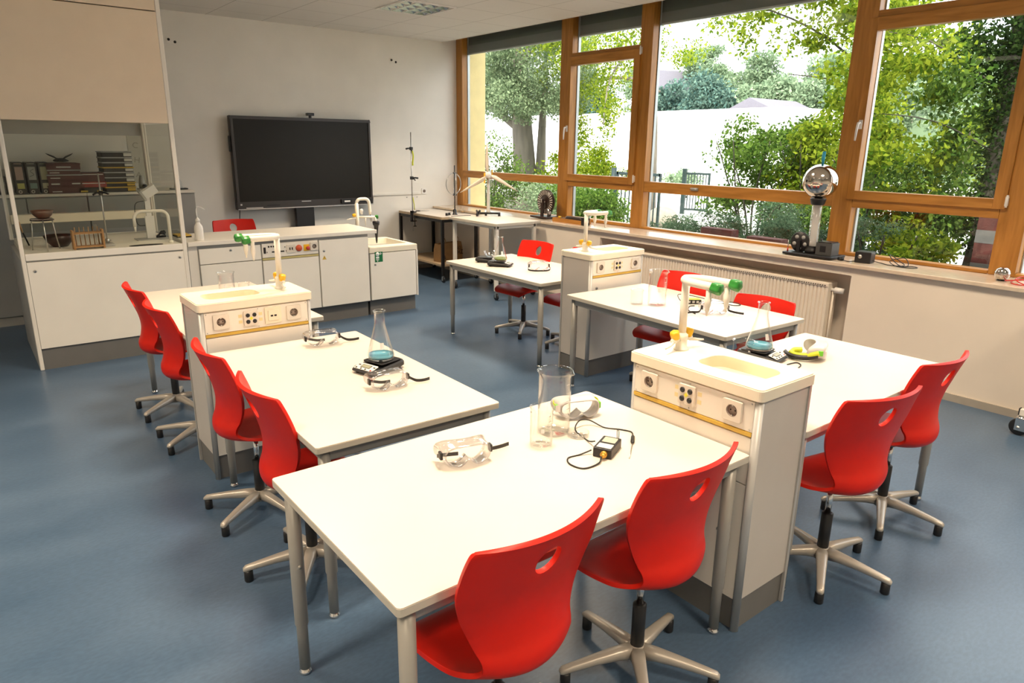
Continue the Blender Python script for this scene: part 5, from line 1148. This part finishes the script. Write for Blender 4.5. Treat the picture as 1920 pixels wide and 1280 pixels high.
t = MB(); t.ball((0, 0, .28), .38, 14, sz=.75); t = tag(t.build('boulder', M_rock, loc=(8.2, 2.95, GZ-.12)), 'pale boulder beside gate in the middle window', 'rock')
bush('small round bush before the white building', 17, 9.2, blobs((0, 0, .7), (.7, 1.0, .5), 10, (.4, .4, .3), 120), .14, L_far, 5, .9)
t = thing('white_building', 'long white building across the yard in the middle window', 'building', (27, 18, GZ), 0)
MB().box(-1.5, 6, -7.5, 24, -.2, 3.5).build('wall', M_bldg, t); MB().box(-1.9, 6.4, -7.9, 24.4, 3.5, 3.75).build('roof_edge', M_bldg, t)
m = MB()
for k in range(9): m.box(-1.53, -1.5, -6+3.2*k, -4.4+3.2*k, 1.0, 2.4)
m.build('window', pm('bright_window', (.75, .78, .80), .3), t); MB().cyl((-1.55, .5, 0), (-1.55, .5, 3.5), .04).build('downpipe', M_concrete, t)
t = thing('far_house', 'pale gabled roof among the hillside trees', 'house', (52, 39.5, 6)); MB().prism([(-1.8, 0), (1.8, 0), (1.8, 1.3), (0, 3.0), (-1.8, 1.3)], -2.6, 2.6).build('house_body', M_roof, t); t.rotation_euler = (R(90), 0, R(70))
t = thing('side_house', 'grey slate roof behind the maple branches', 'house', (37.3, 18.6, 0)); MB().box(-2.6, 2.6, -1.8, 1.8, 0, 3.9).build('wall', M_bldg, t); MB().at(T(0, 0, 3.9) @ RX(90) @ RY(90)).prism([(-2.1, 0), (2.1, 0), (0, .9)], -2.7, 2.7).build('roof', M_roof, t)
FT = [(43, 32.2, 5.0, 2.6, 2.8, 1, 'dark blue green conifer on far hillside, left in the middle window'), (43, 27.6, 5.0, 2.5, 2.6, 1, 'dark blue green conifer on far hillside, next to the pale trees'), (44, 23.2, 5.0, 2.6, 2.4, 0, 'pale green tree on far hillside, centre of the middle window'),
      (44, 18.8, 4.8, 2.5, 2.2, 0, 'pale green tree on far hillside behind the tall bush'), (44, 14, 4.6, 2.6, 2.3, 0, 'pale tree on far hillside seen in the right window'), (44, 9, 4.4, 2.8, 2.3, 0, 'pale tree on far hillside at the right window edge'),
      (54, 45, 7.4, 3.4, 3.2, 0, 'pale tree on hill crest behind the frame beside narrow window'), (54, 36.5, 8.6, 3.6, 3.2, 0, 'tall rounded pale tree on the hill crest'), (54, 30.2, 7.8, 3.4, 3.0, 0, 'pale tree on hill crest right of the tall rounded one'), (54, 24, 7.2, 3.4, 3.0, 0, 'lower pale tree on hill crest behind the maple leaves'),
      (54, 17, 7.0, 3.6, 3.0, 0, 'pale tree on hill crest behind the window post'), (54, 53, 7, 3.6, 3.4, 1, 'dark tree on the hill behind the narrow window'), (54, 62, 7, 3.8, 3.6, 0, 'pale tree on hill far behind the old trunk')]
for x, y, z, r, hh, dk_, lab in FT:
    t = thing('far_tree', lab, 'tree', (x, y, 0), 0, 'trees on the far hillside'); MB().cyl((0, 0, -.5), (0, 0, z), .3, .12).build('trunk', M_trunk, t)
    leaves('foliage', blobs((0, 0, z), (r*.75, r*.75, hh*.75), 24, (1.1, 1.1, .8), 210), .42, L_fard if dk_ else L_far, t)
hp = []
for i in range(13):
    for j in range(25):
        x = 40+i*3; y = -20+j*4; hp.append((x, y, -1+.34*(x-40)*(.6+.4*math.sin(y*.08))+.5*math.sin(i*1.3+j)))
tag(MB().add(hp, [(i*25+j, (i+1)*25+j, (i+1)*25+j+1, i*25+j+1) for i in range(12) for j in range(24)], 0, True).build('hillside', pm('hazy_hillside', (.10, .15, .07), .95, var=.2, scale=.4)), 'pale wooded hillside beyond the white building', 'hill', kind='structure')

# ------------------------------------------------------------------ light, sky, camera
sc = bpy.context.scene
wd = bpy.data.worlds.new('sky'); sc.world = wd; wd.use_nodes = True; n = wd.node_tree.nodes; l = wd.node_tree.links; n.clear()
o = n.new('ShaderNodeOutputWorld'); bg_ = n.new('ShaderNodeBackground'); l.new(bg_.outputs[0], o.inputs[0])
tc = n.new('ShaderNodeTexCoord'); cl = n.new('ShaderNodeTexNoise'); cl.inputs['Scale'].default_value = 2.2; cl.inputs['Detail'].default_value = 6; l.new(tc.outputs['Generated'], cl.inputs['Vector'])
cr = n.new('ShaderNodeValToRGB'); cr.color_ramp.elements[0].color = (.80, .90, 1, 1); cr.color_ramp.elements[1].color = (1, 1, 1, 1); cr.color_ramp.elements[0].position = .3; cr.color_ramp.elements[1].position = .6
l.new(cl.outputs[0], cr.inputs[0]); l.new(cr.outputs[0], bg_.inputs[0]); bg_.inputs[1].default_value = 4.2
s = bpy.data.lights.new('sun', 'SUN'); s.energy = 7; s.angle = R(1.5); s.color = (1, .95, .84)
so = bpy.data.objects.new('sun', s); C.objects.link(so); so.rotation_euler = Vector((.62, .35, -.78)).to_track_quat('-Z', 'Y').to_euler()
for y0, y1 in ((-2.2, -.15), (-3.41, -2.385), (-5.67, -3.58), (-6.9, -5.84), (-9.15, -7.07)):
    a = bpy.data.lights.new('window_portal', 'AREA'); a.shape = 'RECTANGLE'; a.size = y1-y0; a.size_y = 2.1; a.cycles.is_portal = True
    ao = bpy.data.objects.new('window_portal', a); C.objects.link(ao); ao.matrix_world = T(.13, (y0+y1)/2, 1.95) @ Matrix(((0, 0, 1, 0), (1, 0, 0, 0), (0, 1, 0, 0), (0, 0, 0, 1)))
cam = bpy.data.cameras.new('camera'); cam.sensor_width = 36; cam.lens = 1306.43*36/1920; cam.clip_start = .05; cam.clip_end = 300
co = bpy.data.objects.new('camera', cam); C.objects.link(co); sc.camera = co
yaw, pit, rol = .6693, .2750, .0131
f = Vector((math.sin(yaw)*math.cos(pit), math.cos(yaw)*math.cos(pit), -math.sin(pit))); r = Vector((math.cos(yaw), -math.sin(yaw), 0)); u = r.cross(f)
r2 = r*math.cos(rol)+u*math.sin(rol); u2 = -r*math.sin(rol)+u*math.cos(rol)
co.matrix_world = Matrix(((r2.x, u2.x, -f.x, -5.8184), (r2.y, u2.y, -f.y, -8.6995), (r2.z, u2.z, -f.z, 1.7392), (0, 0, 0, 1)))
vs = sc.view_settings; sc.display_settings.display_device = 'sRGB'; vs.view_transform = 'Standard'; vs.look = 'None'; vs.gamma = 1; vs.use_curve_mapping = False
vs.exposure = 0.0
cy = sc.cycles; cy.max_bounces = 8; cy.diffuse_bounces = 4; cy.glossy_bounces = 4; cy.transmission_bounces = 6; cy.transparent_max_bounces = 32; cy.caustics_reflective = False; cy.caustics_refractive = False
cy.sample_clamp_indirect = 6; cy.use_denoising = True
